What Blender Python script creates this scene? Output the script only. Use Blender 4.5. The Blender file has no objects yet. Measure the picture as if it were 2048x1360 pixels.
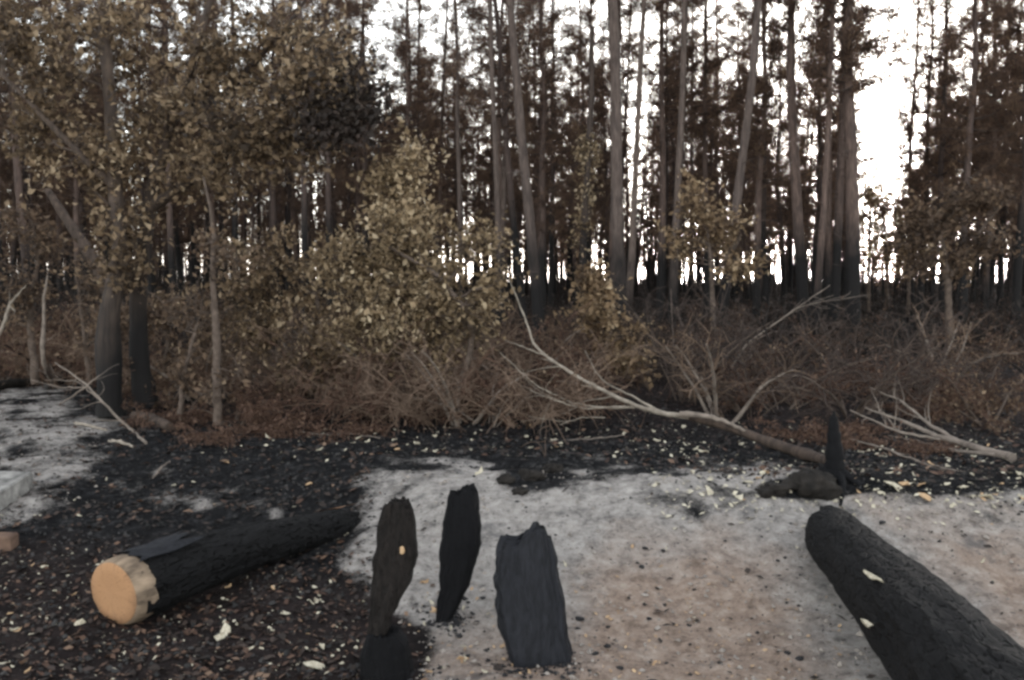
import bpy, math, random
import numpy as np
from mathutils import Vector, Matrix, Quaternion

scene = bpy.context.scene
C = scene.collection
R = math.radians
rnd = random.Random(7)

# ------------------------------------------------------------------ camera, sky, sun, exposure
F = 1774.0                       # focal length in photograph pixels (2048 wide)
CAMZ = 1.6
PITCH = math.atan(120.0 / F)
cam_d = bpy.data.cameras.new('camera')
cam_d.sensor_width = 36.0
cam_d.lens = 36.0 * F / 2048.0
cam_d.clip_start = 0.1
cam_d.clip_end = 3000
cam = bpy.data.objects.new('camera', cam_d)
cam.location = (0, 0, CAMZ)
cam.rotation_euler = (math.pi / 2 - PITCH, 0, 0)
C.objects.link(cam)
scene.camera = cam

SUN_EL, SUN_AZ = R(6.0), R(22.0)          # azimuth measured from +Y towards +X
world = bpy.data.worlds.new('World')
scene.world = world
world.use_nodes = True
wn = world.node_tree.nodes
wl = world.node_tree.links
wn.clear()
sky = wn.new('ShaderNodeTexSky')
sky.sky_type = 'NISHITA'
sky.sun_disc = False
sky.sun_elevation = SUN_EL
sky.sun_rotation = SUN_AZ
sky.air_density = 1.0
sky.dust_density = 1.0
sky.ozone_density = 1.0
hs = wn.new('ShaderNodeHueSaturation')
hs.inputs['Saturation'].default_value = 0.22
bg = wn.new('ShaderNodeBackground')
bg.inputs['Strength'].default_value = 0.15
wo = wn.new('ShaderNodeOutputWorld')
wl.new(sky.outputs[0], hs.inputs['Color'])
wl.new(hs.outputs[0], bg.inputs['Color'])
wl.new(bg.outputs[0], wo.inputs['Surface'])

sun_d = bpy.data.lights.new('sun', 'SUN')
sun_d.energy = 0.5
sun_d.angle = R(12)
sun_d.color = (1.0, 0.80, 0.6)
sun = bpy.data.objects.new('sun', sun_d)
sdir = Vector((math.sin(SUN_AZ) * math.cos(SUN_EL), math.cos(SUN_AZ) * math.cos(SUN_EL), math.sin(SUN_EL)))
sun.rotation_euler = sdir.to_track_quat('Z', 'Y').to_euler()
sun.location = (0, 0, 40)
C.objects.link(sun)

scene.view_settings.view_transform = 'Standard'
scene.view_settings.look = 'None'
scene.view_settings.gamma = 1
scene.view_settings.use_curve_mapping = False
scene.view_settings.exposure = 3.0
scene.render.engine = 'CYCLES'
cy = scene.cycles
cy.max_bounces = 5
cy.diffuse_bounces = 3
cy.glossy_bounces = 2
cy.transmission_bounces = 3
cy.transparent_max_bounces = 4
cy.use_denoising = True
cy.pixel_filter_type = 'BLACKMAN_HARRIS'
cy.filter_width = 2.9

# ------------------------------------------------------------------ noise + projection
def _hash(ix, iy, iz, seed):
    h = (ix * 374761393 + iy * 668265263 + iz * 2147483647 + seed * 974711) & 0xFFFFFFFF
    h = ((h ^ (h >> 13)) * 1274126177) & 0xFFFFFFFF
    return ((h ^ (h >> 16)) & 0xFFFF) / 65535.0

def vnoise(x, y, z=0.0, seed=0):
    x, y, z = np.broadcast_arrays(np.asarray(x, float), np.asarray(y, float), np.asarray(z, float))
    x0, y0, z0 = np.floor(x).astype(np.int64), np.floor(y).astype(np.int64), np.floor(z).astype(np.int64)
    fx, fy, fz = x - x0, y - y0, z - z0
    fx, fy, fz = fx * fx * (3 - 2 * fx), fy * fy * (3 - 2 * fy), fz * fz * (3 - 2 * fz)
    r = 0
    for a in (0, 1):
        for b in (0, 1):
            for c in (0, 1):
                w = (fx if a else 1 - fx) * (fy if b else 1 - fy) * (fz if c else 1 - fz)
                r = r + w * _hash(x0 + a, y0 + b, z0 + c, seed)
    return r * 2 - 1

def fbm(x, y, z=0.0, octv=4, seed=0, gain=0.5):
    r, a, s = 0, 1.0, 0
    for i in range(octv):
        r = r + a * vnoise(x * 2 ** i, y * 2 ** i, z * 2 ** i if np.ndim(z) else z, seed + i)
        s += a
        a *= gain
    return r / s

def smooth(a, b, x):
    t = np.clip((x - a) / (b - a), 0, 1)
    return t * t * (3 - 2 * t)

def H(x, y):
    """height of the ground: a flat wood floor that drops over a bank to the verge"""
    x = np.asarray(x, float); y = np.asarray(y, float)
    crest = 6.9 + 2.8 * smooth(-0.4, -3.6, x) + 0.25 * fbm(x * 0.7, x * 0 + 3.1, octv=2, seed=5)
    foot = 4.5 + 0.3 * vnoise(x * 0.8, x * 0 + 9, seed=8)
    z = -0.38 * (1 - smooth(0, 1, (y - foot) / (crest - foot)))
    z = z + 0.11 * np.exp(-((y - crest + 0.35) / 0.6) ** 2) * smooth(-1.8, 0.0, x)
    far = smooth(3, 14, y)
    z = z + (0.03 + 0.07 * far) * fbm(x * 0.55, y * 0.55, octv=3, seed=11)
    near = 1 - smooth(10, 22, y)
    z = z + near * (0.045 * fbm(x * 2.6, y * 2.6, octv=3, seed=21) + 0.026 * fbm(x * 8, y * 9, octv=3, seed=31))
    return z

def Hf(x, y):
    return float(H(np.array([x]), np.array([y]))[0])

sp, cp = math.sin(PITCH), math.cos(PITCH)
def ray(px, py):
    u, v = (px - 1024) / F, -(py - 680) / F
    return Vector((u, cp + v * sp, -sp + v * cp))

def at(px, py, Y):
    d = ray(px, py)
    return Vector((0, 0, CAMZ)) + d * (Y / d.y)

def proj(x, y, z):
    f = y * cp - (z - CAMZ) * sp
    f = np.maximum(f, 0.01)
    return 1024 + F * x / f, 680 - F * (y * sp + (z - CAMZ) * cp) / f

def gp(px, py):
    """point where the line of sight through a pixel meets the ground"""
    d = ray(px, py)
    ys = np.concatenate([np.arange(3, 14, 0.02), np.arange(14, 90, 0.1)])
    x = d.x / d.y * ys
    z = CAMZ + d.z / d.y * ys
    g = H(x, ys)
    k = np.nonzero(z <= g)[0]
    k = k[0] if len(k) else len(ys) - 1
    return Vector((x[k], ys[k], g[k]))

def gpx(px, Y):
    """ground point on the column of a pixel at distance Y"""
    x = (px - 1024) / F * Y * 1.0
    # the column leans a little with height below the horizon; one refinement is enough
    z = Hf(x, Y)
    f = Y * cp - (z - CAMZ) * sp
    x = (px - 1024) / F * f
    return Vector((x, Y, Hf(x, Y)))

# ------------------------------------------------------------------ materials
def mat(name):
    m = bpy.data.materials.new(name)
    m.use_nodes = True
    nt = m.node_tree
    b = nt.nodes['Principled BSDF']
    b.inputs['Roughness'].default_value = 0.9
    b.inputs['Specular IOR Level'].default_value = 0.25
    return m, nt, b

def N(nt, t, **kw):
    n = nt.nodes.new(t)
    for k, v in kw.items():
        if k in n.inputs:
            n.inputs[k].default_value = v
        else:
            setattr(n, k, v)
    return n

def ramp(nt, src, stops):
    r = nt.nodes.new('ShaderNodeValToRGB')
    e = r.color_ramp.elements
    while len(e) < len(stops):
        e.new(0.5)
    for i, (p, c) in enumerate(stops):
        e[i].position = p
        e[i].color = (c[0], c[1], c[2], 1)
    nt.links.new(src, r.inputs[0])
    return r

def mixc(nt, fac, a, b):
    m = nt.nodes.new('ShaderNodeMix')
    m.data_type = 'RGBA'
    for s, i in ((fac, 0), (a, 6), (b, 7)):
        if isinstance(s, (int, float)):
            m.inputs[i].default_value = s
        elif isinstance(s, tuple):
            m.inputs[i].default_value = (*s, 1)
        else:
            nt.links.new(s, m.inputs[i])
    return m.outputs[2]

def math_n(nt, op, a, b=0.0, clamp=False):
    m = nt.nodes.new('ShaderNodeMath')
    m.operation = op
    m.use_clamp = clamp
    for i, s in enumerate((a, b)):
        if isinstance(s, (int, float)):
            m.inputs[i].default_value = s
        else:
            nt.links.new(s, m.inputs[i])
    return m.outputs[0]

def noise(nt, scale, detail=4, vec=None, rough=0.6, dist=0.0):
    n = nt.nodes.new('ShaderNodeTexNoise')
    n.inputs['Scale'].default_value = scale
    n.inputs['Detail'].default_value = detail
    n.inputs['Roughness'].default_value = rough
    n.inputs['Distortion'].default_value = dist
    if vec is not None:
        nt.links.new(vec, n.inputs['Vector'])
    return n.outputs['Fac']

def objco(nt, scale=(1, 1, 1)):
    t = nt.nodes.new('ShaderNodeTexCoord')
    m = nt.nodes.new('ShaderNodeMapping')
    m.inputs['Scale'].default_value = scale
    nt.links.new(t.outputs['Object'], m.inputs['Vector'])
    return m.outputs[0]

def bump(nt, b, h, dist, strength=0.6):
    n = nt.nodes.new('ShaderNodeBump')
    n.inputs['Distance'].default_value = dist
    n.inputs['Strength'].default_value = strength
    nt.links.new(h, n.inputs['Height'])
    nt.links.new(n.outputs[0], b.inputs['Normal'])

def attr(nt, name):
    a = nt.nodes.new('ShaderNodeAttribute')
    a.attribute_name = name
    return a.outputs['Fac']

M = {}
def leaf_mat(name, stops, trans=0.3):
    m, nt, b = mat(name)
    r = ramp(nt, attr(nt, 'tint'), stops)
    nz = noise(nt, 30, 2, objco(nt))
    col = mixc(nt, math_n(nt, 'MULTIPLY', nz, 0.5), r.outputs[0], (0.05, 0.035, 0.025))
    nt.links.new(col, b.inputs['Base Color'])
    b.inputs['Roughness'].default_value = 0.7
    t = N(nt, 'ShaderNodeBsdfTranslucent')
    nt.links.new(col, t.inputs['Color'])
    mx = nt.nodes.new('ShaderNodeMixShader')
    mx.inputs[0].default_value = trans
    nt.links.new(b.outputs[0], mx.inputs[1])
    nt.links.new(t.outputs[0], mx.inputs[2])
    nt.links.new(mx.outputs[0], nt.nodes['Material Output'].inputs['Surface'])
    M[name] = m
    return m

leaf_mat('dry_olive_leaves', [(0.0, (0.040, 0.028, 0.019)), (0.35, (0.16, 0.112, 0.068)), (0.75, (0.35, 0.25, 0.155)), (1.0, (0.64, 0.51, 0.35))], 0.4)
leaf_mat('dry_golden_leaves', [(0.0, (0.05, 0.036, 0.023)), (0.35, (0.235, 0.17, 0.10)), (0.75, (0.47, 0.355, 0.22)), (1.0, (0.72, 0.59, 0.41))], 0.4)
leaf_mat('dry_tan_leaves', [(0.0, (0.07, 0.046, 0.030)), (0.4, (0.23, 0.155, 0.092)), (0.8, (0.42, 0.30, 0.18)), (1.0, (0.6, 0.47, 0.31))], 0.4)
leaf_mat('brown_leaves', [(0.0, (0.04, 0.027, 0.020)), (0.4, (0.12, 0.080, 0.054)), (0.8, (0.22, 0.15, 0.10)), (1.0, (0.36, 0.27, 0.18))], 0.35)
leaf_mat('charred_leaves', [(0.0, (0.006, 0.005, 0.005)), (0.6, (0.02, 0.015, 0.014)), (1.0, (0.05, 0.035, 0.03))], 0.1)
leaf_mat('rusty_bracken', [(0.0, (0.035, 0.019, 0.014)), (0.4, (0.088, 0.048, 0.034)), (0.8, (0.15, 0.088, 0.060)), (1.0, (0.27, 0.18, 0.125))], 0.2)
leaf_mat('sooty_scrub', [(0.0, (0.008, 0.007, 0.007)), (0.55, (0.022, 0.017, 0.015)), (0.85, (0.07, 0.042, 0.033)), (1.0, (0.14, 0.085, 0.06))], 0.1)
leaf_mat('scorched_needles', [(0.0, (0.055, 0.036, 0.029)), (0.5, (0.125, 0.079, 0.058)), (0.85, (0.20, 0.125, 0.083)), (1.0, (0.29, 0.195, 0.12))], 0.5)

def bark_mat(name, tall, char_h, up_a, up_b):
    """scorched bark: soot to a ragged height, brown-grey above"""
    m, nt, b = mat(name)
    co = nt.nodes.new('ShaderNodeTexCoord')
    sep = nt.nodes.new('ShaderNodeSeparateXYZ')
    nt.links.new(co.outputs['Object'], sep.inputs[0])
    info = nt.nodes.new('ShaderNodeObjectInfo')
    v = objco(nt, (1, 1, 0.12))
    n1 = noise(nt, 26, 5, v, 0.65)
    n2 = noise(nt, 1.3, 3, objco(nt, (1, 1, 0.5)))
    nr = ramp(nt, n1, [(0.35, (0, 0, 0)), (0.65, (1, 1, 1))])
    up = mixc(nt, nr.outputs[0], up_a, up_b)
    pl = ramp(nt, noise(nt, 5, 4, objco(nt, (1.6, 1.6, .35)), .7), [(0.5, (0, 0, 0)), (0.62, (1, 1, 1))])
    up = mixc(nt, math_n(nt, 'MULTIPLY', pl.outputs[0], .55), up, (0.035, 0.028, 0.026))
    up = mixc(nt, math_n(nt, 'MULTIPLY', info.outputs['Random'], 0.86), up, (0.028, 0.021, 0.020))
    lim = math_n(nt, 'MULTIPLY', math_n(nt, 'ADD', info.outputs['Random'], 0.4), char_h)
    zz = math_n(nt, 'SUBTRACT', sep.outputs[2], lim)
    zz = math_n(nt, 'ADD', zz, math_n(nt, 'MULTIPLY', math_n(nt, 'SUBTRACT', n2, 0.5), 3.0))
    f = math_n(nt, 'MULTIPLY', zz, 0.8, True)
    col = mixc(nt, f, (0.011, 0.010, 0.010), up)
    nt.links.new(col, b.inputs['Base Color'])
    bump(nt, b, n1, 0.02, 0.8)
    M[name] = m
bark_mat('pine_bark', 16, 2.5, (0.15, 0.105, 0.088), (0.07, 0.048, 0.040))
bark_mat('pale_pine_bark', 16, 1.4, (0.19, 0.148, 0.128), (0.09, 0.066, 0.055))
bark_mat('scorched_oak_bark', 16, 1.5, (0.12, 0.088, 0.068), (0.045, 0.034, 0.028))

def simple(name, a, b_, scale, stretch=(1, 1, 1), rough=0.9, bd=0.004, spec=0.15):
    m, nt, b = mat(name)
    n1 = noise(nt, scale, 5, objco(nt, stretch), 0.65)
    r = ramp(nt, n1, [(0.3, a), (0.7, b_)])
    nt.links.new(r.outputs[0], b.inputs['Base Color'])
    b.inputs['Roughness'].default_value = rough
    b.inputs['Specular IOR Level'].default_value = spec
    bump(nt, b, n1, bd)
    M[name] = m
    return m
simple('oak_bark', (0.02, 0.016, 0.014), (0.085, 0.062, 0.050), 14, (1, 1, 0.25), bd=0.012)
simple('branch_wood', (0.045, 0.034, 0.028), (0.13, 0.10, 0.082), 12)
simple('bare_grey_wood', (0.085, 0.070, 0.060), (0.235, 0.195, 0.165), 9, bd=0.003)
simple('bleached_wood', (0.12, 0.10, 0.082), (0.31, 0.27, 0.225), 9, bd=0.003)
simple('thin_twigs', (0.035, 0.024, 0.018), (0.22, 0.155, 0.115), 2.2)
simple('red_twigs', (0.03, 0.018, 0.014), (0.14, 0.082, 0.058), 2.5)
simple('soot_twigs', (0.009, 0.008, 0.008), (0.036, 0.028, 0.025), 3)
simple('dead_needle_twigs', (0.03, 0.022, 0.020), (0.08, 0.06, 0.05), 3)
simple('stripped_wood', (0.04, 0.03, 0.024), (0.30, 0.225, 0.16), 12, (1, .4, 1))
simple('wood_chip', (0.24, 0.21, 0.155), (0.62, 0.565, 0.445), 14, (1, 0.3, 1), rough=0.8)
simple('tan_wood_chip', (0.28, 0.17, 0.09), (0.52, 0.37, 0.23), 25, (1, 0.3, 1), rough=0.8)
simple('grey_concrete', (0.07, 0.067, 0.064), (0.36, 0.345, 0.325), 7, bd=0.02)
simple('brown_block', (0.07, 0.045, 0.035), (0.17, 0.11, 0.08), 10)
simple('charcoal_lump', (0.008, 0.008, 0.009), (0.03, 0.028, 0.03), 20, rough=0.6)
simple('orange_inner_bark', (0.22, 0.12, 0.07), (0.38, 0.22, 0.13), 14)
simple('soil_root', (0.007, 0.0065, 0.006), (0.028, 0.024, 0.021), 12, bd=0.03)

def char_mat(name, base, hi, sheen=0.5, stretch=(1, 1, 0.18), crackw=0.35):
    m, nt, b = mat(name)
    v = objco(nt, stretch)
    n1 = noise(nt, 42, 6, v, 0.72, 0.3)
    n3 = noise(nt, 7, 4, objco(nt), 0.6)
    vo = nt.nodes.new('ShaderNodeTexVoronoi')
    vo.feature = 'DISTANCE_TO_EDGE'
    vo.inputs['Scale'].default_value = 24
    vo.inputs['Randomness'].default_value = 1.0
    wv = nt.nodes.new('ShaderNodeVectorMath'); wv.operation = 'ADD'
    tn = nt.nodes.new('ShaderNodeTexNoise'); tn.inputs['Scale'].default_value = 9; tn.inputs['Detail'].default_value = 3
    nt.links.new(objco(nt, tuple(0.35 if s < 1 else 1 for s in stretch)), wv.inputs[0])
    sc_ = nt.nodes.new('ShaderNodeVectorMath'); sc_.operation = 'SCALE'; sc_.inputs['Scale'].default_value = 0.08
    nt.links.new(tn.outputs['Color'], sc_.inputs[0]); nt.links.new(sc_.outputs[0], wv.inputs[1])
    nt.links.new(wv.outputs[0], vo.inputs['Vector'])
    crack = ramp(nt, vo.outputs['Distance'], [(0.0, (0, 0, 0)), (0.16, (1, 1, 1))])
    r = ramp(nt, n1, [(0.3, base), (0.75, hi)])
    dust = ramp(nt, n3, [(0.5, (0, 0, 0)), (0.75, (1, 1, 1))])
    col = mixc(nt, math_n(nt, 'MULTIPLY', dust.outputs[0], 0.25), r.outputs[0], tuple(c * 1.5 for c in hi))
    nt.links.new(col, b.inputs['Base Color'])
    b.inputs['Roughness'].default_value = sheen
    b.inputs['Specular IOR Level'].default_value = 0.16
    h = math_n(nt, 'ADD', n1, math_n(nt, 'MULTIPLY', crack.outputs[0], crackw))
    bump(nt, b, h, 0.018, 1.0)
    M[name] = m
char_mat('charred_wood', (0.003, 0.003, 0.004), (0.006, 0.006, 0.007), 0.8, (1, 1, .15), 0.1)
char_mat('charred_wood_lying', (0.0025, 0.0025, 0.003), (0.009, 0.0088, 0.0095), 0.8, (1, 0.2, 1), 0.9)
char_mat('slate_char', (0.007, 0.0074, 0.009), (0.024, 0.025, 0.031), 0.6, (1, 1, .1), 0.05)
char_mat('scorched_bark', (0.005, 0.0045, 0.0043), (0.024, 0.0195, 0.0175), 0.85, (1, 1, .3), 0.3)

# freshly sawn end of a log: growth rings round a pith, saw marks, darker rim
m, nt, b = mat('sawn_wood')
v = objco(nt, (1, 1, 1))
v.node.inputs['Location'].default_value = (.022, -.03, 0)
w = nt.nodes.new('ShaderNodeTexWave')
w.wave_type = 'RINGS'; w.rings_direction = 'Z'
w.inputs['Scale'].default_value = 17
w.inputs['Distortion'].default_value = 3.5
w.inputs['Detail'].default_value = 3
nt.links.new(v, w.inputs['Vector'])
n1 = noise(nt, 22, 4, objco(nt, (1, 0.3, 1)))
n2 = noise(nt, 6, 3, v)
c = mixc(nt, math_n(nt, 'MULTIPLY', w.outputs['Fac'], 0.3), (0.33, 0.18, 0.090), (0.25, 0.125, 0.062))
c = mixc(nt, math_n(nt, 'MULTIPLY', n2, 0.6), c, (0.34, 0.20, 0.11))
sx_ = nt.nodes.new('ShaderNodeSeparateXYZ'); nt.links.new(v, sx_.inputs[0])
ang = math_n(nt, 'ARCTAN2', sx_.outputs[1], sx_.outputs[0])
rad_ = math_n(nt, 'SQRT', math_n(nt, 'ADD', math_n(nt, 'MULTIPLY', sx_.outputs[0], sx_.outputs[0]), math_n(nt, 'MULTIPLY', sx_.outputs[1], sx_.outputs[1])))
cv = nt.nodes.new('ShaderNodeCombineXYZ'); nt.links.new(math_n(nt, 'MULTIPLY', ang, 3.2), cv.inputs[0]); nt.links.new(math_n(nt, 'MULTIPLY', rad_, 4.0), cv.inputs[1])
ck = ramp(nt, noise(nt, 1.6, 2, cv.outputs[0], .5), [(0.485, (0, 0, 0)), (0.50, (1, 1, 1)), (0.515, (0, 0, 0))])
c = mixc(nt, math_n(nt, 'MULTIPLY', ck.outputs[0], 0.5), c, (0.10, 0.05, 0.03))
rim = math_n(nt, 'ADD', math_n(nt, 'MULTIPLY', math_n(nt, 'SUBTRACT', rad_, 0.135), 9.0), math_n(nt, 'MULTIPLY', math_n(nt, 'SUBTRACT', n2, 0.55), 2.2), True)
c = mixc(nt, math_n(nt, 'MULTIPLY', rim, 0.55), c, (0.13, 0.075, 0.05))
nt.links.new(c, b.inputs['Base Color'])
bump(nt, b, n1, 0.006, 0.9)
M['sawn_wood'] = m

# ground: soot, ash, scorched earth, leaf litter
m, nt, b = mat('burnt_ground')
g = nt.nodes.new('ShaderNodeNewGeometry')
pos = g.outputs['Position']
nA = noise(nt, 2.2, 6, pos, 0.7, 0.3)
nB = noise(nt, 9, 9, pos, 0.78, 0.0)
nC = noise(nt, 75, 5, pos, 0.75)
nD = noise(nt, 4.0, 5, pos, 0.65)
char = ramp(nt, nB, [(0.3, (0.005, 0.005, 0.0055)), (0.52, (0.015, 0.015, 0.016)), (0.72, (0.065, 0.064, 0.066))])
ashc = ramp(nt, nB, [(0.32, (0.095, 0.088, 0.083)), (0.47, (0.315, 0.29, 0.272)), (0.66, (0.50, 0.465, 0.435))])
tanc = ramp(nt, nB, [(0.32, (0.15, 0.112, 0.09)), (0.5, (0.34, 0.258, 0.208)), (0.68, (0.50, 0.42, 0.36))])
litc = ramp(nt, nB, [(0.3, (0.010, 0.009, 0.009)), (0.6, (0.036, 0.028, 0.027)), (0.85, (0.11, 0.085, 0.075))])
def soft(attr_name, spread=1.0, sharp=2.2):
    a = attr(nt, attr_name)
    s = math_n(nt, 'ADD', math_n(nt, 'SUBTRACT', a, 0.5), math_n(nt, 'MULTIPLY', math_n(nt, 'SUBTRACT', nA, 0.5), spread))
    s = math_n(nt, 'ADD', s, math_n(nt, 'MULTIPLY', math_n(nt, 'SUBTRACT', nC, 0.5), 0.5))
    return math_n(nt, 'ADD', math_n(nt, 'MULTIPLY', s, sharp), 0.5, True)
ash_tan = mixc(nt, soft('tan', 1.2, 1.4), ashc.outputs[0], tanc.outputs[0])
spk = ramp(nt, noise(nt, 34, 3, pos, 0.6), [(0.30, (1, 1, 1)), (0.38, (0, 0, 0))])
spk2 = ramp(nt, nD, [(0.30, (1, 1, 1)), (0.42, (0, 0, 0))])
ash_tan = mixc(nt, math_n(nt, 'MULTIPLY', spk.outputs[0], 0.75), ash_tan, (0.05, 0.048, 0.05))
ash_tan = mixc(nt, math_n(nt, 'MULTIPLY', spk2.outputs[0], 0.7), ash_tan, (0.11, 0.108, 0.11))
base = mixc(nt, soft('litter', 1.3, 1.5), char.outputs[0], litc.outputs[0])
col = mixc(nt, soft('ash', 1.3, 3.6), base, ash_tan)
nt.links.new(col, b.inputs['Base Color'])
b.inputs['Roughness'].default_value = 1.0
b.inputs['Specular IOR Level'].default_value = 0.05
hh = math_n(nt, 'ADD', nB, math_n(nt, 'MULTIPLY', nC, 0.35))
bump(nt, b, hh, 0.05, 1.0)
M['burnt_ground'] = m

# ------------------------------------------------------------------ mesh helpers
class MB:
    """collects tubes, lofts and leaves; build() links them as ONE mesh object"""
    def __init__(self):
        self.v, self.f, self.m, self.t, self.n = [], [], [], [], 0
    def add(self, v, f, mi=0, tint=0.5):
        v = np.asarray(v, float).reshape(-1, 3)
        f = np.asarray(f, int)
        self.v.append(v)
        self.f.append(f + self.n)
        self.m.append(np.full(len(f), mi))
        self.t.append(np.broadcast_to(np.asarray(tint, float), (len(v),)))
        self.n += len(v)
    def tube(self, pts, rad, sides=5, mi=0, cap=True):
        P = np.asarray([tuple(p) for p in pts], float)
        n = len(P)
        rad = np.broadcast_to(np.asarray(rad, float), (n,))
        T = np.gradient(P, axis=0)
        T /= np.maximum(np.linalg.norm(T, axis=1, keepdims=True), 1e-9)
        ref = np.array([0.31, 0.2, 0.93]) if abs(T[0][2]) < 0.9 else np.array([0.95, 0.3, 0.1])
        A = np.cross(T, ref); A /= np.maximum(np.linalg.norm(A, axis=1, keepdims=True), 1e-9)
        B = np.cross(T, A)
        th = np.arange(sides) * 2 * math.pi / sides
        V = P[:, None] + rad[:, None, None] * (np.cos(th)[None, :, None] * A[:, None] + np.sin(th)[None, :, None] * B[:, None])
        V = V.reshape(-1, 3)
        i = np.arange(n - 1)[:, None] * sides
        j = np.arange(sides)[None]
        k = (j + 1) % sides
        Q = np.stack([i + j, i + k, i + k + sides, i + j + sides], -1).reshape(-1, 4)
        self.add(V, Q, mi)
        if cap:
            V2 = np.vstack([V[:sides], P[:1], V[-sides:], P[-1:]])
            fs = [[sides, (a + 1) % sides, a, a] for a in range(sides)]
            fs += [[2 * sides + 1, sides + 1 + a, sides + 1 + (a + 1) % sides, sides + 1 + (a + 1) % sides] for a in range(sides)]
            self.add(V2, fs, mi)
    def build(self, name, mats, parent=None, smooth=True):
        me = bpy.data.meshes.new(name)
        V = np.vstack(self.v)
        Fq = np.vstack(self.f)
        tri = Fq[:, 2] == Fq[:, 3]
        cnt = np.where(tri, 3, 4)
        mask = np.ones_like(Fq, bool)
        mask[tri, 3] = False
        loops = Fq[mask]
        me.vertices.add(len(V)); me.vertices.foreach_set('co', V.ravel())
        me.loops.add(len(loops)); me.loops.foreach_set('vertex_index', loops.astype(np.int32))
        me.polygons.add(len(Fq))
        st = np.concatenate([[0], np.cumsum(cnt)[:-1]]).astype(np.int32)
        me.polygons.foreach_set('loop_start', st)
        me.polygons.foreach_set('loop_total', cnt.astype(np.int32))
        me.polygons.foreach_set('material_index', np.concatenate(self.m).astype(np.int32))
        me.polygons.foreach_set('use_smooth', np.full(len(Fq), smooth))
        a = me.attributes.new('tint', 'FLOAT', 'POINT')
        a.data.foreach_set('value', np.concatenate(self.t).astype(np.float32))
        for mm in ([mats] if isinstance(mats, str) else mats):
            me.materials.append(M[mm])
        me.update(calc_edges=True)
        me.validate()
        o = bpy.data.objects.new(name, me)
        C.objects.link(o)
        if parent is not None:
            o.parent = parent
        return o

def tag(o, label=None, cat=None, group=None, kind=None):
    if label: o['label'] = label
    if cat: o['category'] = cat
    if group: o['group'] = group
    if kind: o['kind'] = kind
    return o

def empty(name, loc, rz=0.0):
    o = bpy.data.objects.new(name, None)
    o.location = loc
    o.rotation_euler = (0, 0, rz)
    o.empty_display_size = 0.3
    C.objects.link(o)
    return o

def copy_tree(o, parent=None):
    c = o.copy()
    C.objects.link(c)
    c.parent = parent
    for ch in list(o.children):
        copy_tree(ch, c)
    return c

def leaves(mb, centers, normals_r, size, rng, mi=0, tint=None, droop=0.4, narrow=0.55):
    """one folded leaf (two triangles) at each centre, random facing, hanging a little"""
    c = np.asarray(centers, float)
    n = len(c)
    d = rng.normal(size=(n, 3)); d[:, 2] -= droop
    d /= np.linalg.norm(d, axis=1, keepdims=True)
    s = rng.normal(size=(n, 3))
    s -= d * np.sum(s * d, 1, keepdims=True)
    s /= np.linalg.norm(s, axis=1, keepdims=True)
    up = np.cross(d, s)
    L = size * (0.4 + 1.1 * rng.random((n, 1)) ** 1.2)
    W = L * narrow * (0.7 + 0.6 * rng.random((n, 1))) * 0.5
    fold = up * W * (0.2 + 0.7 * rng.random((n, 1)))
    p0 = c - d * L * 0.5
    p3 = c + d * L * 0.5
    pl = c + s * W + fold + d * L * 0.08
    pr = c - s * W + fold + d * L * 0.08
    V = np.stack([p0, pr, p3, pl], 1).reshape(-1, 3)
    b = np.arange(n)[:, None] * 4
    Fc = np.concatenate([b + np.array([[0, 1, 2, 2]]), b + np.array([[0, 2, 3, 3]])])
    if tint is None:
        tint = np.clip(rng.beta(2, 2.4, n), 0, 1)
    mb.add(V, Fc, mi, np.repeat(tint, 4))

def path(rng, p, d, L, n, wob=0.15, pull=(0, 0, 0)):
    p = np.array(p, float); d = np.array(d, float); d /= np.linalg.norm(d)
    out = [p.copy()]
    pull = np.array(pull, float)
    for i in range(n):
        d = d + rng.normal(size=3) * wob + pull / n
        d /= np.linalg.norm(d)
        p = p + d * L / n
        out.append(p.copy())
    return np.array(out)

def interp_path(pts, n):
    pts = np.asarray([tuple(p) for p in pts], float)
    seg = np.r_[0, np.cumsum(np.linalg.norm(np.diff(pts[:, :3], axis=0), axis=1))]
    t = np.linspace(0, seg[-1], n)
    # Catmull-like smoothing by resampling then averaging
    q = np.stack([np.interp(t, seg, pts[:, k]) for k in range(pts.shape[1])], 1)
    for _ in range(2):
        q[1:-1] = 0.25 * q[:-2] + 0.5 * q[1:-1] + 0.25 * q[2:]
    return q

# ------------------------------------------------------------------ the ground
def poly_sd(px, py, poly):
    """signed distance (in photograph pixels, inside positive) to a polygon"""
    P = np.asarray(poly, float); Q = np.roll(P, -1, 0)
    d = np.full(px.shape, 1e9); ins = np.zeros(px.shape, bool)
    for (x0, y0), (x1, y1) in zip(P, Q):
        ex, ey = x1 - x0, y1 - y0
        t = np.clip(((px - x0) * ex + (py - y0) * ey) / (ex * ex + ey * ey), 0, 1)
        d = np.minimum(d, np.hypot(px - x0 - t * ex, (py - y0 - t * ey)))
        c = ((y0 > py) != (y1 > py)) & (px < ex * (py - y0) / (ey if ey else 1e-9) + x0)
        ins ^= c
    return np.where(ins, d, -d)

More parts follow.
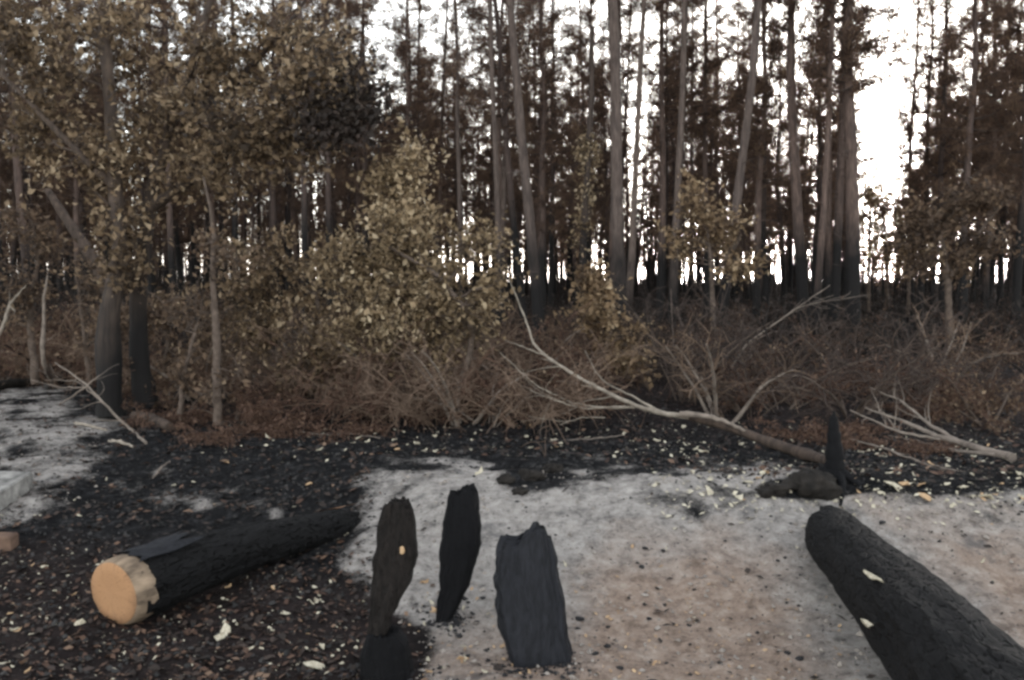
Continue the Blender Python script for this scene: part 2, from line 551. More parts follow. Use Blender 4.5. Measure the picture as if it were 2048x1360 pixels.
def build_ground():
    ys = [-6.0, -2.0, 0.5, 2.0, 3.0, 3.4]
    while ys[-1] < 420:
        y = ys[-1]
        ys.append(y + max(0.028, 0.028 + (y - 9) * 0.012 if y > 9 else 0.028))
    ys = np.array(ys)
    nu = 460
    u = np.linspace(-1, 1, nu)
    u = u * (.36 + .64 * np.abs(u) ** 3)
    X = u[None] * (np.maximum(ys, 0) * 1.9 + 8.0)[:, None] * np.where(ys > 100, 1 + (ys - 100) / 200, 1)[:, None]
    Y = np.repeat(ys[:, None], nu, 1)
    Z = H(X, Y)
    ny = len(ys)
    mb = MB()
    i = np.arange(ny - 1)[:, None] * nu; j = np.arange(nu - 1)[None]
    Fq = np.stack([i + j, i + j + 1, i + j + 1 + nu, i + j + nu], -1).reshape(-1, 4)
    mb.add(np.stack([X, Y, Z], -1), Fq)
    o = mb.build('ground', 'burnt_ground')
    tag(o, kind='structure')
    px, py = proj(X, Y, Z)
    nearm = (Y > 2.5) & (Y < 16)
    A = poly_sd(px, py, [(748, 985), (800, 950), (960, 930), (1120, 945), (1390, 985), (1560, 1000), (1700, 1000), (2600, 1040), (2600, 1900), (835, 1900), (830, 1260), (745, 1180), (705, 1060)]) / 70 + .1
    B = poly_sd(px, py, [(-700, 770), (110, 800), (215, 850), (150, 900), (60, 1010), (-700, 1100)]) / 60
    Cc = poly_sd(px, py, [(1360, 935), (1600, 925), (1640, 975), (1500, 985), (1380, 965)]) / 40
    D = poly_sd(px, py, [(1900, 985), (2500, 990), (2500, 1040), (1800, 1030)]) / 40
    ash = 0.5 + np.clip(np.maximum.reduce([A, np.minimum(B * 0.7, .25), Cc, D]), -1, 1) * 0.5
    for (cx, cy_, rx, ry, k) in [(1075, 950, 60, 38, 0.75), (1300, 1003, 60, 26, 0.3), (1560, 975, 45, 18, 0.8), (1010, 920, 50, 16, 0.4),
                                 (1660, 960, 75, 28, 1.1), (780, 1330, 90, 60, 0.5), (1540, 1130, 60, 22, 0.3), (1480, 1010, 40, 10, .25),
                                 (900, 1000, 60, 20, .25), (1170, 1130, 45, 16, .25), (1620, 1290, 60, 50, .3), (1900, 975, 120, 10, .3)]:
        ash -= k * np.exp(-(((px - cx) / rx) ** 2 + ((py - cy_) / ry) ** 2))
    ash = ash + 0.45 * fbm(X * 2.3, Y * 2.3, octv=4, seed=71) * smooth(0.0, 0.3, ash)
    E = poly_sd(px, py, [(120, 880), (300, 870), (600, 930), (760, 980), (740, 1100), (500, 1090), (250, 1060), (80, 1010)]) / 80
    ash = np.maximum(ash, (.30 + .34 * fbm(X * 4, Y * 4, octv=4, seed=77)) * np.clip(E, 0, 1))
    ash = np.where(nearm, ash, np.where(Y <= 2.5, 0.2, 0.0))
    ash = np.clip(ash, 0, 1) * (1 - 0.0)
    T = poly_sd(px, py, [(1180, 1110), (1420, 1075), (1560, 1150), (1660, 1330), (1700, 1900), (830, 1900), (860, 1300), (1160, 1280)]) / 90
    T2 = poly_sd(px, py, [(1720, 1010), (2500, 1060), (2500, 1500), (2000, 1330), (1860, 1140)]) / 120 - 0.35
    tan = np.where(nearm, 0.5 + np.clip(np.maximum(T, T2), -1, 1) * 0.5, 0)
    L = poly_sd(px, py, [(-900, 1080), (250, 1090), (560, 1140), (860, 1190), (880, 1900), (-900, 1900)]) / 60
    L2 = poly_sd(px, py, [(450, 840), (900, 870), (1500, 890), (2500, 900), (2500, 700), (450, 700)]) / 60 - 0.5
    lit = np.where(nearm, 0.5 + np.clip(np.maximum(L, L2), -1, 1) * 0.5, 0.35)
    for nm, arr in (('ash', ash), ('tan', tan), ('litter', lit)):
        a = o.data.attributes.new(nm, 'FLOAT', 'POINT')
        a.data.foreach_set('value', arr.ravel().astype(np.float32))
build_ground()

# ------------------------------------------------------------------ scorched pines
def make_pine(seed, height, crown_from, spread, bark='pine_bark', r0=0.15, density=1.0, light=False):
    rng = np.random.default_rng(seed)
    root = empty('scorched_pine', (0, 0, 0))
    n = 14
    z = np.linspace(0, 1, n)
    off = np.cumsum(rng.normal(size=(n, 2)) * 0.045, 0) * np.minimum(1, z * 3)[:, None]
    P = np.stack([off[:, 0], off[:, 1], z * height - 0.25], 1)
    rad = r0 * (1 - 0.80 * z ** 1.1)
    rad[0] *= 1.35; rad[1] *= 1.05
    mb = MB()
    Pd = interp_path(np.c_[P, rad], 40)
    wob = 1 + 0.05 * rng.normal(size=40)
    mb.tube(Pd[:, :3], Pd[:, 3] * wob, 12 if not light else 7)
    def on(zz):
        t = np.clip((zz + 0.25) / height, 0, 1)
        return np.array([np.interp(t, z, P[:, 0]), np.interp(t, z, P[:, 1]), zz])
    # dead snags on the bare trunk
    for k in range(16):
        zz = rng.uniform(1.8, crown_from + 1.0)
        a = rng.uniform(0, 2 * math.pi)
        L = rng.uniform(0.15, 1.0)
        q = path(rng, on(zz), (math.cos(a), math.sin(a), rng.uniform(-0.3, 0.25)), L, 4, 0.12)
        mb.tube(q, np.linspace(0.016, 0.005, 5), 4)
    mb.build('trunk', bark, root)
    cb = MB()
    pts, tint = [], []
    zz = crown_from
    while zz < height - 0.5:
        t = (zz - crown_from) / (height - crown_from)
        for k in range(rng.integers(2, 5)):
            a = rng.uniform(0, 2 * math.pi)
            L = spread * (0.55 + 0.9 * rng.random()) * (1.0 - 0.75 * t) * (0.65 + 0.35 * min(1, t * 5))
            up = rng.uniform(-0.15, 0.55)
            q = path(rng, on(zz), (math.cos(a), math.sin(a), up), L, 6, 0.13, (0, 0, 0.25))
            cb.tube(q, np.linspace(0.020, 0.005, 7) * (1.1 - 0.5 * t), 4 if not light else 3, 0, cap=False)
            nt_ = int(L * 7 * density) + 2
            for w in range(nt_):
                f = rng.uniform(0.25, 1.0)
                i = f * 6
                i0 = min(5, int(i))
                p = q[i0] * (1 - (i - i0)) + q[i0 + 1] * (i - i0)
                d = (q[i0 + 1] - q[i0])
                d = d / np.linalg.norm(d) + rng.normal(size=3) * 0.7
                tl = rng.uniform(0.1, 0.32) * (0.8 if not light else 1)
                e = p + d / np.linalg.norm(d) * tl
                if not light:
                    cb.tube(np.array([p, e]), [0.006, 0.004], 3, 0, cap=False)
                pts.append(e); tint.append(np.clip(rng.normal(0.5, 0.22), 0, 1))
                pts.append(p * 0.4 + e * 0.6); tint.append(tint[-1])
        zz += rng.uniform(0.22, 0.42)
    pts = np.array(pts); tint = np.array(tint)
    nb = 8 if not light else 3
    c = np.repeat(pts, nb, 0) + rng.normal(size=(len(pts) * nb, 3)) * 0.075
    tt = np.repeat(tint, nb)
    leaves(cb, c, None, 0.19 if not light else 0.26, rng, 1, np.clip(tt + rng.normal(size=len(tt)) * 0.1, 0, 1), droop=1.1, narrow=0.085 if not light else 0.26)
    crown = cb.build('crown', ['dead_needle_twigs', 'scorched_needles'], root)
    return root

protos = {
    'tall': [make_pine(11, 15.5, 6.0, 1.7), make_pine(12, 16.5, 7.0, 1.9), make_pine(13, 14.5, 5.2, 1.6), make_pine(16, 15.0, 6.4, 1.5, density=.7)],
    'low': [make_pine(14, 12.5, 3.6, 1.6, density=1.0), make_pine(15, 11.0, 3.0, 1.5, density=1.0), make_pine(17, 13.5, 4.0, 1.8)],
    'pale': [make_pine(21, 16.5, 8.8, 1.3, 'pale_pine_bark', density=.8), make_pine(22, 17, 9.5, 1.4, 'pale_pine_bark', density=.7), make_pine(23, 16, 8.2, 1.2, 'pale_pine_bark', density=.8)],
}
used = set()
def place_pine(kind, idx, base, r, tilt_px, rz, label, group=None, lean_y=0.0, hs=1.0):
    """tilt: sideways lean as a slope (x per z); r: wanted trunk radius"""
    pr = protos[kind][idx % len(protos[kind])]
    if pr.name in used:
        o = copy_tree(pr)
    else:
        used.add(pr.name); o = pr
    s = r / 0.15
    o.location = base
    o.rotation_mode = 'QUATERNION'
    q = Quaternion((0, 1, 0), math.atan(tilt_px)) @ Quaternion((1, 0, 0), lean_y) @ Quaternion((0, 0, 1), rz)
    o.rotation_quaternion = q
    o.scale = (hs, hs, hs)
    for ch in o.children:
        if ch.name.startswith('trunk'):
            ch.scale = (s / hs, s / hs, 1)
    tag(o, label, 'pine tree')
    if group:
        o['group'] = group
    elif 'group' in o:
        del o['group']
    return o

# (kind, x at top of frame, x at y=560, width px, distance, label)
FRONT = [
 ('pale', 916, 924, 10, 24, 'thin grey-barked pine, leftmost bare trunk right of the golden-leaved oak sapling'),
 ('pale', 977, 1001, 12, 22, 'slim pale pine trunk curving left, second bare trunk right of the golden-leaved oak sapling'),
 ('tall', 1008, 1046, 14, 23, 'brown pine trunk leaning left, just left of the thick leaning pair in the middle'),
 ('pale', 1036, 1078, 21, 19, 'thick pale pine leaning left whose sooty foot stands behind the fallen bare branch'),
 ('pale', 1227, 1236, 26, 18.5, 'thickest upright grey-brown pine, near the middle of the wood'),
 ('pale', 1281, 1256, 14, 22, 'slim pale pine leaning right, directly behind the thickest upright pine'),
 ('tall', 1296, 1316, 15, 26, 'dark brown pine with crooked upper trunk just right of the thickest pine'),
 ('pale', 1365, 1342, 14, 21, 'slender pale grey pine leaning right between thickest pine and long slanting one'),
 ('pale', 1490, 1443, 19, 19, 'long slanting pale pine leaning to the right over the tan-leaved oak'),
 ('tall', 1567, 1606, 21, 21, 'stout brown pine leaning left with black foot, left of the black trunk cluster'),
 ('tall', 1636, 1629, 13, 20, 'thin soot-black pine in the cluster left of the bright sky gap'),
 ('tall', 1672, 1668, 17, 23, 'greyish pine in the middle of the black trunk cluster beside the sky gap'),
 ('tall', 1700, 1704, 27, 20, 'thick dark pine standing at the left edge of the bright sky gap'),
 ('low', 812, 806, 12, 27, 'dark pine with ragged needles rising above the golden-leaved oak sapling'),
 ('tall', 884, 868, 9, 30, 'very thin black pine standing alone against the narrow sky slit left of centre'),
 ('tall', 1107, 1102, 10, 30, 'thin dark pine midway between the thick leaning pine and the thickest upright one'),
 ('tall', 1410, 1412, 12, 27, 'straight dark pine just left of the long slanting pale pine'),
 ('tall', 1640, 1652, 12, 26, 'narrow brown pine half hidden behind the soot-black one in the cluster'),
 ('low', 1876, 1884, 13, 25, 'dark pine with low brown crown, first right of the bright sky gap'),
 ('low', 1846, 1838, 12, 27, 'slim pine whose brown crown leans out over the right side of the sky gap'),
 ('low', 1826, 1820, 11, 32, 'slender low-crowned pine nearest the right side of the sky gap'),
 ('low', 1990, 1996, 12, 29, 'brown-crowned pine standing between the two dark ones near the right edge'),
 ('low', 1926, 1924, 16, 22, 'sooty pine with low brown crown, thickest right of the sky gap'),
 ('low', 1962, 1966, 13, 26, 'pine with low brown crown at right, second right of the sooty thick one'),
 ('low', 2028, 2026, 16, 23, 'dark low-crowned pine cut by the right edge of the picture'),
 ('tall', 612, 610, 12, 20, 'slim grey pine seen through the right side of the leafy oak crown'),
 ('tall', 655, 660, 13, 25, 'dark pine just right of the slim grey one behind the leafy oak'),
 ('low', 735, 738, 13, 28, 'brown-crowned pine between the leafy oak and the golden-leaved oak sapling'),
 ('tall', 470, 474, 11, 26, 'narrow pine behind the middle of the leafy oak crown'),
 ('tall', 345, 350, 12, 24, 'dark pine right behind the two stems of the leafy oak'),
 ('tall', 60, 66, 15, 20, 'grey-brown pine near the left edge behind the leafy oak'),
 ('tall', 8, 4, 20, 17, 'thick shaded pine cut by the left edge of the picture'),
 ('low', 150, 158, 12, 26, 'pine with brown needles left of the two stems of the leafy oak'),
 ('low', 1175, 1172, 12, 29, 'brown-crowned pine just left of the thickest upright pine'),
 ('low', 1525, 1530, 13, 28, 'brown-crowned pine between the long slanting pine and the stout brown one'),
]
for k, (kind, xt, xb, w, Y, label) in enumerate(FRONT):
    b_ = gpx(xb + (xb - xt) * 0.15, Y)
    slope = (xt - xb) / 560.0
    r = w / F * Y * 0.5 * 1.12
    place_pine(kind, k, b_, r, slope, rnd.uniform(0, 6.28), label, 'foremost scorched pines')

def px_of(x, y):
    return 1024 + F * x / y
pts = [(gpx(xb, Y).x, Y) for (_, _, xb, _, Y, _) in FRONT]
prs = {'tall': 0, 'low': 0, 'pale': 0}
tries = 0
n_rear = 0
ZN = [(140, 'near the left edge behind the leafy oak'), (390, 'behind the two dark stems of the leafy oak'), (600, 'behind the middle of the leafy oak crown'),
      (770, 'between the leafy oak and the golden-leaved sapling'), (905, 'around the narrow sky slit above the golden-leaved sapling'), (1060, 'behind the three thin pale leaning trunks'),
      (1215, 'between the thick leaning pine and the thickest one'), (1345, 'just right of the thickest upright pine'), (1470, 'around the long slanting pale pine'),
      (1600, 'left of the black trunk cluster'), (1760, 'behind the black trunk cluster by the sky gap'), (1900, 'just right of the bright sky gap'), (9999, 'near the right edge')]
def zone(p):
    for a, t in ZN:
        if p < a:
            return t
while n_rear < 245 and tries < 20000:
    tries += 1
    Y = rnd.uniform(26, 62) if rnd.random() < 0.85 else rnd.uniform(24, 34)
    x = rnd.uniform(-1, 1) * (Y * 0.60 + 2)
    p = px_of(x, Y)
    if 1722 - 1300 / Y < p < 1800 + 1900 / Y:
        continue
    if abs(p - 872) < 10 + 500 / Y and Y < 45:
        continue
    if any((x - a) ** 2 + (Y - c) ** 2 < 1.7 ** 2 for a, c in pts):
        continue
    pts.append((x, Y))
    kind = rnd.choices(['tall', 'low', 'pale'], [0.55, 0.41, 0.04])[0]
    kn = {'tall': 'high-crowned', 'low': 'low-crowned', 'pale': 'grey-barked'}[kind]
    far_ = 'far back' if Y > 42 else 'second-rank'
    kn, far_ = (kn, 'far back') if Y > 42 else ('second-rank ' + kn, 'standing')
    lb = '%s pine %s %s' % (kn, far_, zone(p))
    gr = '%s pines %s %s' % (kn, far_, zone(p))
    hs = rnd.uniform(0.82, 1.12)
    place_pine(kind, rnd.randrange(9), (x, Y, Hf(x, Y)), rnd.uniform(0.075, 0.135), rnd.uniform(-0.05, 0.05), rnd.uniform(0, 6.28), lb, gr, rnd.uniform(-0.04, 0.04), hs)
    n_rear += 1

# young pines closing the lower part of the sky gap
for k, (p, Y, hs) in enumerate([(1742, 44, .66), (1765, 56, .74), (1788, 48, .66), (1812, 42, .62), (1838, 38, .72), (1726, 58, .8), (1803, 62, .62), (1775, 70, .5), (1750, 66, .6), (1860, 33, .85), (1850, 47, .9)]):
    b_ = gpx(p, Y)
    place_pine('low', k, b_, .07, 0, k * 1.3, 'small brown-needled young pine closing the foot of the bright sky gap', 'young pines at the foot of the sky gap', 0, hs)

# the far edge of the wood, too far to tell its trees apart: one mass
def far_wood():
    rng = np.random.default_rng(5)
    mb = MB()
    pts_, tt = [], []
    for k in range(480 + 240):
        Y = rng.uniform(60, 120)
        x = rng.uniform(-1, 1) * (Y * 0.66)
        if k >= 480:      # the wood goes on to both sides
            Y = rng.uniform(15, 95); x = rng.choice([-1, 1]) * rng.uniform(.66 * Y + 3, 1.5 * Y + 8)
        p = px_of(x, Y)
        if 1722 < p < 1790 and Y < 105:
            continue
        h = rng.uniform(9.5, 15) if not (1700 < p < 1830) else rng.uniform(3, 6)
        g = Hf(x, Y)
        lx = rng.normal() * 0.03
        P = np.array([[x + lx * t * h, Y, g - 0.2 + t * h] for t in np.linspace(0, 1, 6)])
        P[:, 0] += rng.normal(size=6) * 0.06
        mb.tube(P, np.linspace(rng.uniform(0.08, 0.16), 0.03, 6), 5, 0, cap=False)
        cf = h * rng.uniform(0.19, 0.42)
        m_ = int(230 * (h / 14))
        t = rng.random(m_) ** 1.2
        a = rng.uniform(0, 6.28, m_)
        rr = (0.25 + 1.45 * (1 - t) * np.sqrt(rng.random(m_)))
        zz = cf + (h - cf) * t
        c = np.stack([x + lx * zz + rr * np.cos(a), Y + rr * np.sin(a), g + zz], 1)
        pts_.append(np.repeat(c, 3, 0) + rng.normal(size=(m_ * 3, 3)) * 0.12)
        tt.append(np.clip(rng.normal(0.5, 0.2, m_ * 3), 0, 1))
    for k in range(650):
        Y = rng.uniform(48, 115); x = rng.uniform(-1, 1) * (Y * 0.66); p = px_of(x, Y)
        if 1722 < p < 1765: continue
        h = rng.uniform(5, 12); g = Hf(x, Y); lx = rng.normal() * .05
        P = np.array([[x + lx * t * h + rng.normal() * .05, Y, g - .2 + t * h] for t in np.linspace(0, 1, 5)])
        mb.tube(P, np.linspace(rng.uniform(.04, .10), .02, 5), 4, 0, cap=False)
    leaves(mb, np.vstack(pts_), None, 0.34, rng, 1, np.concatenate(tt), 1.0, 0.30)
    o = mb.build('distant_wood', ['soot_twigs', 'scorched_needles'])
    tag(o, 'far ranks of burnt pines merging into one brown mass behind the wood', 'wood', kind='stuff')
far_wood()

# ------------------------------------------------------------------ leafy oaks
def leafy(name, label, cat, base, stems, blobs, leafm, leaf_size=0.075, seed=1, wood='scorched_oak_bark', per=60, charred=(), lean_twigs=True, cl=0.20, group=None):
    """stems: lists of (px, py, Y, radius); blobs: (px, py, rx, ry, Y, rY, clusters)"""
    rng = np.random.default_rng(seed)
    root = empty(name, base)
    bx = np.array(tuple(base))
    allp = []
    for s in stems:
        S = interp_path([(*at(a, b_, Y), r) for (a, b_, Y, r) in s], 28)
        S[:, :3] -= bx
        S[:, :3] += np.cumsum(rng.normal(size=(28, 3)) * 0.006, 0)
        mb = MB(); mb.tube(S[:, :3], S[:, 3] * (1 + 0.05 * rng.normal(size=28)), 10)
        mb.build('stem', wood, root)
        allp.append(S)
    A = np.vstack(allp)
    br = MB(); lf = MB(); ch = MB(); has_ch = False
    for (px, py, rx, ry, Y, rY, n) in blobs:
        for k in range(n):
            d = rng.normal(size=3); d /= np.linalg.norm(d); d *= rng.random() ** 0.45
            cpt = np.array(tuple(at(px + d[0] * rx, py + d[1] * ry, Y + d[2] * rY))) - bx
            dist = np.linalg.norm(A[:, :3] - cpt, axis=1) + 1.2 * np.maximum(0, A[:, 2] - cpt[2] + 0.1)
            i = np.argsort(dist)[rng.integers(0, 4)]
            st = A[i, :3]
            mid = (st + cpt) / 2 + rng.normal(size=3) * 0.10 + np.array([0, 0, 0.08])
            q = interp_path([st, mid, cpt], 8)
            q[1:-1] += rng.normal(size=(6, 3)) * 0.025
            r0 = min(A[i, 3] * 0.6, 0.008 + 0.010 * np.linalg.norm(st - cpt))
            br.tube(q, np.linspace(r0, 0.005, 8), 5, 0, cap=False)
            tips = []
            for w in range(7):
                f = q[rng.integers(4, 8)]
                e = path(rng, f, rng.normal(size=3) + np.array([0, 0, 0.1]), rng.uniform(0.12, 0.38), 3, 0.25)
                br.tube(e, [0.004, 0.003, 0.0025, 0.002], 3, 0, cap=False)
                tips.append(e)
            tips = np.vstack(tips)
            m_ = int(per * rng.uniform(0.4, 1.5))
            c = tips[rng.integers(0, len(tips), m_)] + rng.normal(size=(m_, 3)) * cl * 0.35
            ct = rng.normal(0.45, 0.2)
            tint = np.clip(ct + rng.normal(size=m_) * 0.24, 0, 1)
            wx = 1024 + F * (cpt[0] + bx[0]) / (cpt[1] + bx[1]); wz = py + d[1] * ry
            blk = any(((wx - a) / ra) ** 2 + ((wz - b_) / rb) ** 2 < 1 for (a, b_, ra, rb) in charred)
            (ch if blk else lf).n
            leaves(ch if blk else lf, c, None, leaf_size, rng, 0, tint)
            has_ch |= blk
    br.build('branches', 'branch_wood', root)
    o = lf.build('leaves', leafm, root); o['kind'] = 'stuff'
    if has_ch:
        o = ch.build('burnt_leaves', 'charred_leaves', root); o['kind'] = 'stuff'; o['label'] = 'clump of blackened leaves'
    tag(root, label, cat, group)
    return root

Yo = 10.6
leafy('dead_oak', 'large oak with two dark stems and olive-brown dead leaves, at left', 'oak tree', gp(250, 812),
      [[(222, 830, 10.4, .17), (214, 700, 10.4, .14), (222, 620, 10.4, .12), (245, 520, 10.5, .10), (235, 380, 10.6, .09), (222, 220, 10.7, .075), (208, 70, 10.8, .06), (200, -120, 10.9, .04)],
       [(292, 805, 10.8, .15), (276, 700, 10.8, .11), (276, 560, 10.8, .10), (298, 400, 10.9, .09), (330, 280, 10.8, .07), (380, 120, 10.7, .05), (430, -60, 10.6, .03)],
       [(298, 420, 10.9, .07), (420, 330, 10.5, .055), (520, 280, 10.3, .045), (610, 235, 10.2, .035), (700, 210, 10.2, .02), (820, 162, 10.2, .008)],
       [(235, 380, 10.6, .06), (150, 300, 10.4, .04), (70, 220, 10.3, .03), (-30, 120, 10.3, .015)],
       [(330, 290, 10.8, .05), (460, 180, 11.0, .04), (560, 60, 11.0, .025), (640, -50, 11, .012)]],
      [(110, 110, 130, 130, 10.6, .8, 17), (330, 60, 160, 110, 10.8, .9, 22), (540, 90, 170, 110, 10.8, .9, 26), (430, 220, 190, 110, 10.4, .8, 28),
       (110, 290, 140, 90, 10.5, .7, 13), (640, 180, 110, 80, 10.3, .5, 14), (400, 350, 150, 80, 10.4, .7, 16), (590, 320, 110, 60, 10.4, .5, 7),
       (255, 500, 80, 70, 10.4, .4, 10), (240, 300, 60, 160, 10.6, .4, 11), (695, 245, 70, 50, 10.1, .3, 20), (60, 20, 120, 60, 10.6, .8, 8)],
      'dry_olive_leaves', 0.082, 101, per=95, cl=.34, charred=[(700, 245, 85, 62), (420, 240, 40, 30), (740, 130, 40, 50)])
# golden sapling in the middle
leafy('oak_sapling', 'oak sapling covered in golden-olive dry leaves, left of the bare trunks', 'oak tree', gp(800, 800),
      [[(800, 805, 10.6, .05), (810, 700, 10.6, .04), (800, 560, 10.6, .032), (815, 430, 10.6, .022), (795, 320, 10.6, .01)],
       [(905, 800, 10.2, .04), (940, 700, 10.2, .035), (930, 620, 10.1, .03), (870, 545, 10.1, .028), (765, 480, 10.2, .015)],
       [(740, 790, 10.8, .04), (720, 660, 10.8, .03), (690, 560, 10.8, .02), (660, 500, 10.8, .01)],
       [(860, 620, 10.2, .03), (920, 540, 10.2, .02), (995, 480, 10.2, .008)]],
      [(795, 360, 45, 50, 10.6, .25, 11), (805, 450, 85, 50, 10.4, .4, 20), (740, 550, 110, 60, 10.5, .4, 22), (860, 550, 90, 60, 10.4, .4, 20), (900, 640, 100, 60, 10.2, .3, 18), (800, 620, 100, 60, 10.2, .3, 14), (830, 320, 30, 20, 10.6, .2, 3),
       (955, 490, 50, 20, 10.2, .2, 5), (690, 520, 60, 40, 10.8, .3, 8), (990, 570, 35, 25, 10.2, .2, 4), (760, 650, 110, 60, 10.5, .3, 14)],
      'dry_golden_leaves', 0.072, 102, per=120, wood='branch_wood', cl=.24)
leafy('oak_sapling', 'small sapling of tan-orange leaves between the fallen branch and the dark hollow', 'oak tree', gp(1290, 775),
      [[(1300, 780, 11.3, .03), (1250, 690, 11.3, .022), (1200, 600, 11.3, .015), (1165, 540, 11.3, .007)],
       [(1240, 690, 11.3, .015), (1290, 720, 11.1, .01)]],
      [(1180, 570, 40, 28, 11.3, .2, 7), (1190, 630, 45, 35, 11.3, .2, 9), (1235, 690, 50, 35, 11.3, .2, 8), (1275, 725, 35, 22, 11.2, .2, 4)],
      'dry_tan_leaves', 0.08, 103, per=100, wood='branch_wood', cl=.17)
leafy('oak_sapling', 'brown-olive leafy thicket oak below the crown of the large oak', 'oak tree', gp(560, 800),
      [[(560, 790, 11.6, .06), (550, 660, 11.6, .04), (520, 520, 11.6, .03), (480, 420, 11.6, .012)],
       [(620, 780, 11.4, .05), (640, 650, 11.4, .03), (620, 540, 11.4, .015)]],
      [(560, 640, 120, 70, 11.5, .5, 20), (500, 520, 110, 60, 11.6, .5, 14), (620, 560, 90, 70, 11.5, .4, 11), (440, 600, 70, 60, 11.5, .4, 8), (620, 730, 90, 40, 11.3, .4, 10)],
      'dry_olive_leaves', 0.075, 104, per=85, wood='branch_wood', cl=.18)
leafy('oak_sapling', 'shaded brown-leaved oak bush at the left edge under the big oak', 'oak tree', gp(60, 760),
      [[(70, 770, 12.6, .06), (60, 620, 12.6, .04), (90, 480, 12.6, .02)], [(180, 770, 12.4, .04), (165, 640, 12.4, .03), (150, 540, 12.4, .01)]],
      [(60, 480, 120, 70, 12.6, .6, 17), (150, 560, 90, 60, 12.4, .5, 10), (30, 610, 90, 60, 12.5, .5, 10), (180, 660, 60, 50, 12.3, .4, 5)],
      'brown_leaves', 0.075, 105, per=50, wood='branch_wood', cl=.2)
leafy('oak_sapling', 'thin brown-stemmed oak with sparse dry leaves right of the two dark stems', 'oak tree', gp(432, 850),
      [[(434, 850, 9.4, .05), (432, 740, 9.4, .045), (432, 640, 9.4, .04), (426, 560, 9.4, .03), (430, 450, 9.4, .02), (410, 360, 9.4, .01)],
       [(360, 830, 9.7, .03), (372, 740, 9.7, .025), (395, 660, 9.7, .015)]],
      [(430, 520, 70, 60, 9.4, .4, 7), (380, 620, 60, 70, 9.6, .4, 6), (440, 780, 70, 50, 9.4, .3, 5), (350, 740, 50, 50, 9.6, .3, 4)],
      'brown_leaves', 0.07, 106, per=40, wood='branch_wood', cl=.2)
leafy('oak_sapling', 'low scrubby oak thicket with dry leaves right behind the two dark stems', 'oak tree', gp(330, 770),
      [[(330, 775, 12, .04), (340, 680, 12, .03), (320, 580, 12, .015)], [(400, 770, 12, .03), (420, 660, 12, .02), (470, 600, 12, .01)], [(260, 770, 12, .03), (230, 680, 12, .02), (190, 610, 12, .008)]],
      [(320, 620, 80, 60, 12, .4, 12), (430, 680, 80, 60, 12, .4, 10), (220, 640, 80, 50, 12, .4, 8), (360, 730, 80, 40, 12, .3, 8)],
      'brown_leaves', 0.075, 111, per=75, wood='branch_wood', cl=.2)
leafy('oak_sapling', 'low olive-leaved scrub under the golden sapling, left of the pale grey stems', 'oak tree', gp(650, 800),
      [[(650, 800, 11, .03), (660, 720, 11, .02), (640, 640, 11, .01)], [(700, 800, 11, .03), (720, 730, 11, .02)]],
      [(650, 690, 80, 50, 11, .3, 10), (720, 720, 60, 40, 11, .3, 7), (600, 740, 60, 35, 11, .3, 6)],
      'dry_olive_leaves', 0.07, 112, per=75, wood='branch_wood', cl=.17)
leafy('oak_sapling', 'tan-leaved oak in front of the slanting pale pine', 'oak tree', gp(1425, 690),
      [[(1430, 690, 16, .06), (1420, 560, 16, .04), (1410, 450, 16, .025), (1400, 370, 16, .01)], [(1420, 560, 16, .03), (1480, 470, 16, .015)]],
      [(1400, 410, 50, 40, 16, .5, 8), (1440, 470, 70, 40, 16, .5, 11), (1360, 480, 50, 40, 16, .4, 6), (1500, 540, 70, 35, 16, .5, 7)],
      'dry_tan_leaves', 0.1, 107, per=70, wood='branch_wood', cl=.25)
leafy('oak_sapling', 'brown-leaved oak in the shade in front of the low-crowned pines at right', 'oak tree', gp(1900, 690),
      [[(1900, 700, 15, .07), (1890, 560, 15, .05), (1870, 440, 15, .02)], [(1890, 570, 15, .04), (1960, 470, 15, .025), (2010, 400, 15, .01)]],
      [(1850, 450, 70, 50, 15, .5, 12), (1950, 400, 70, 50, 15, .5, 12), (1990, 500, 60, 50, 15, .5, 9), (1880, 540, 90, 40, 15, .5, 9)],
      'brown_leaves', 0.1, 108, per=80, wood='branch_wood', cl=.25)
leafy('birch_tree', 'small golden-brown tree at the foot of the bright sky gap', 'tree', gp(1775, 615),
      [[(1775, 620, 34, .08), (1772, 520, 34, .06), (1768, 420, 34, .03)], [(1772, 530, 34, .05), (1800, 450, 34, .02)]],
      [(1770, 400, 35, 50, 34, 1, 10), (1790, 450, 40, 50, 34, 1, 13), (1750, 480, 30, 40, 34, 1, 7)],
      'dry_tan_leaves', 0.12, 109, per=45, wood='branch_wood', cl=.4)
leafy('birch_tree', 'small sunlit tan tree right of the golden-brown one under the sky gap', 'tree', gp(1815, 625),
      [[(1815, 630, 30, .07), (1818, 540, 30, .05), (1812, 440, 30, .025)], [(1818, 540, 30, .04), (1850, 460, 30, .02)]],
      [(1805, 420, 30, 45, 30, 1, 9), (1825, 480, 45, 45, 30, 1, 12), (1790, 520, 40, 30, 30, 1, 7)],
      'dry_tan_leaves', 0.12, 113, per=50, wood='branch_wood', cl=.4)
leafy('birch_tree', 'small tan tree with lowest crown, left foot of the sky gap', 'tree', gp(1738, 620),
      [[(1738, 625, 31, .07), (1738, 520, 31, .05), (1742, 400, 31, .025)]],
      [(1742, 370, 22, 45, 31, 1, 7), (1738, 440, 26, 50, 31, 1, 9), (1742, 510, 35, 30, 31, 1, 7)],
      'dry_tan_leaves', 0.12, 114, per=50, wood='branch_wood', cl=.4)
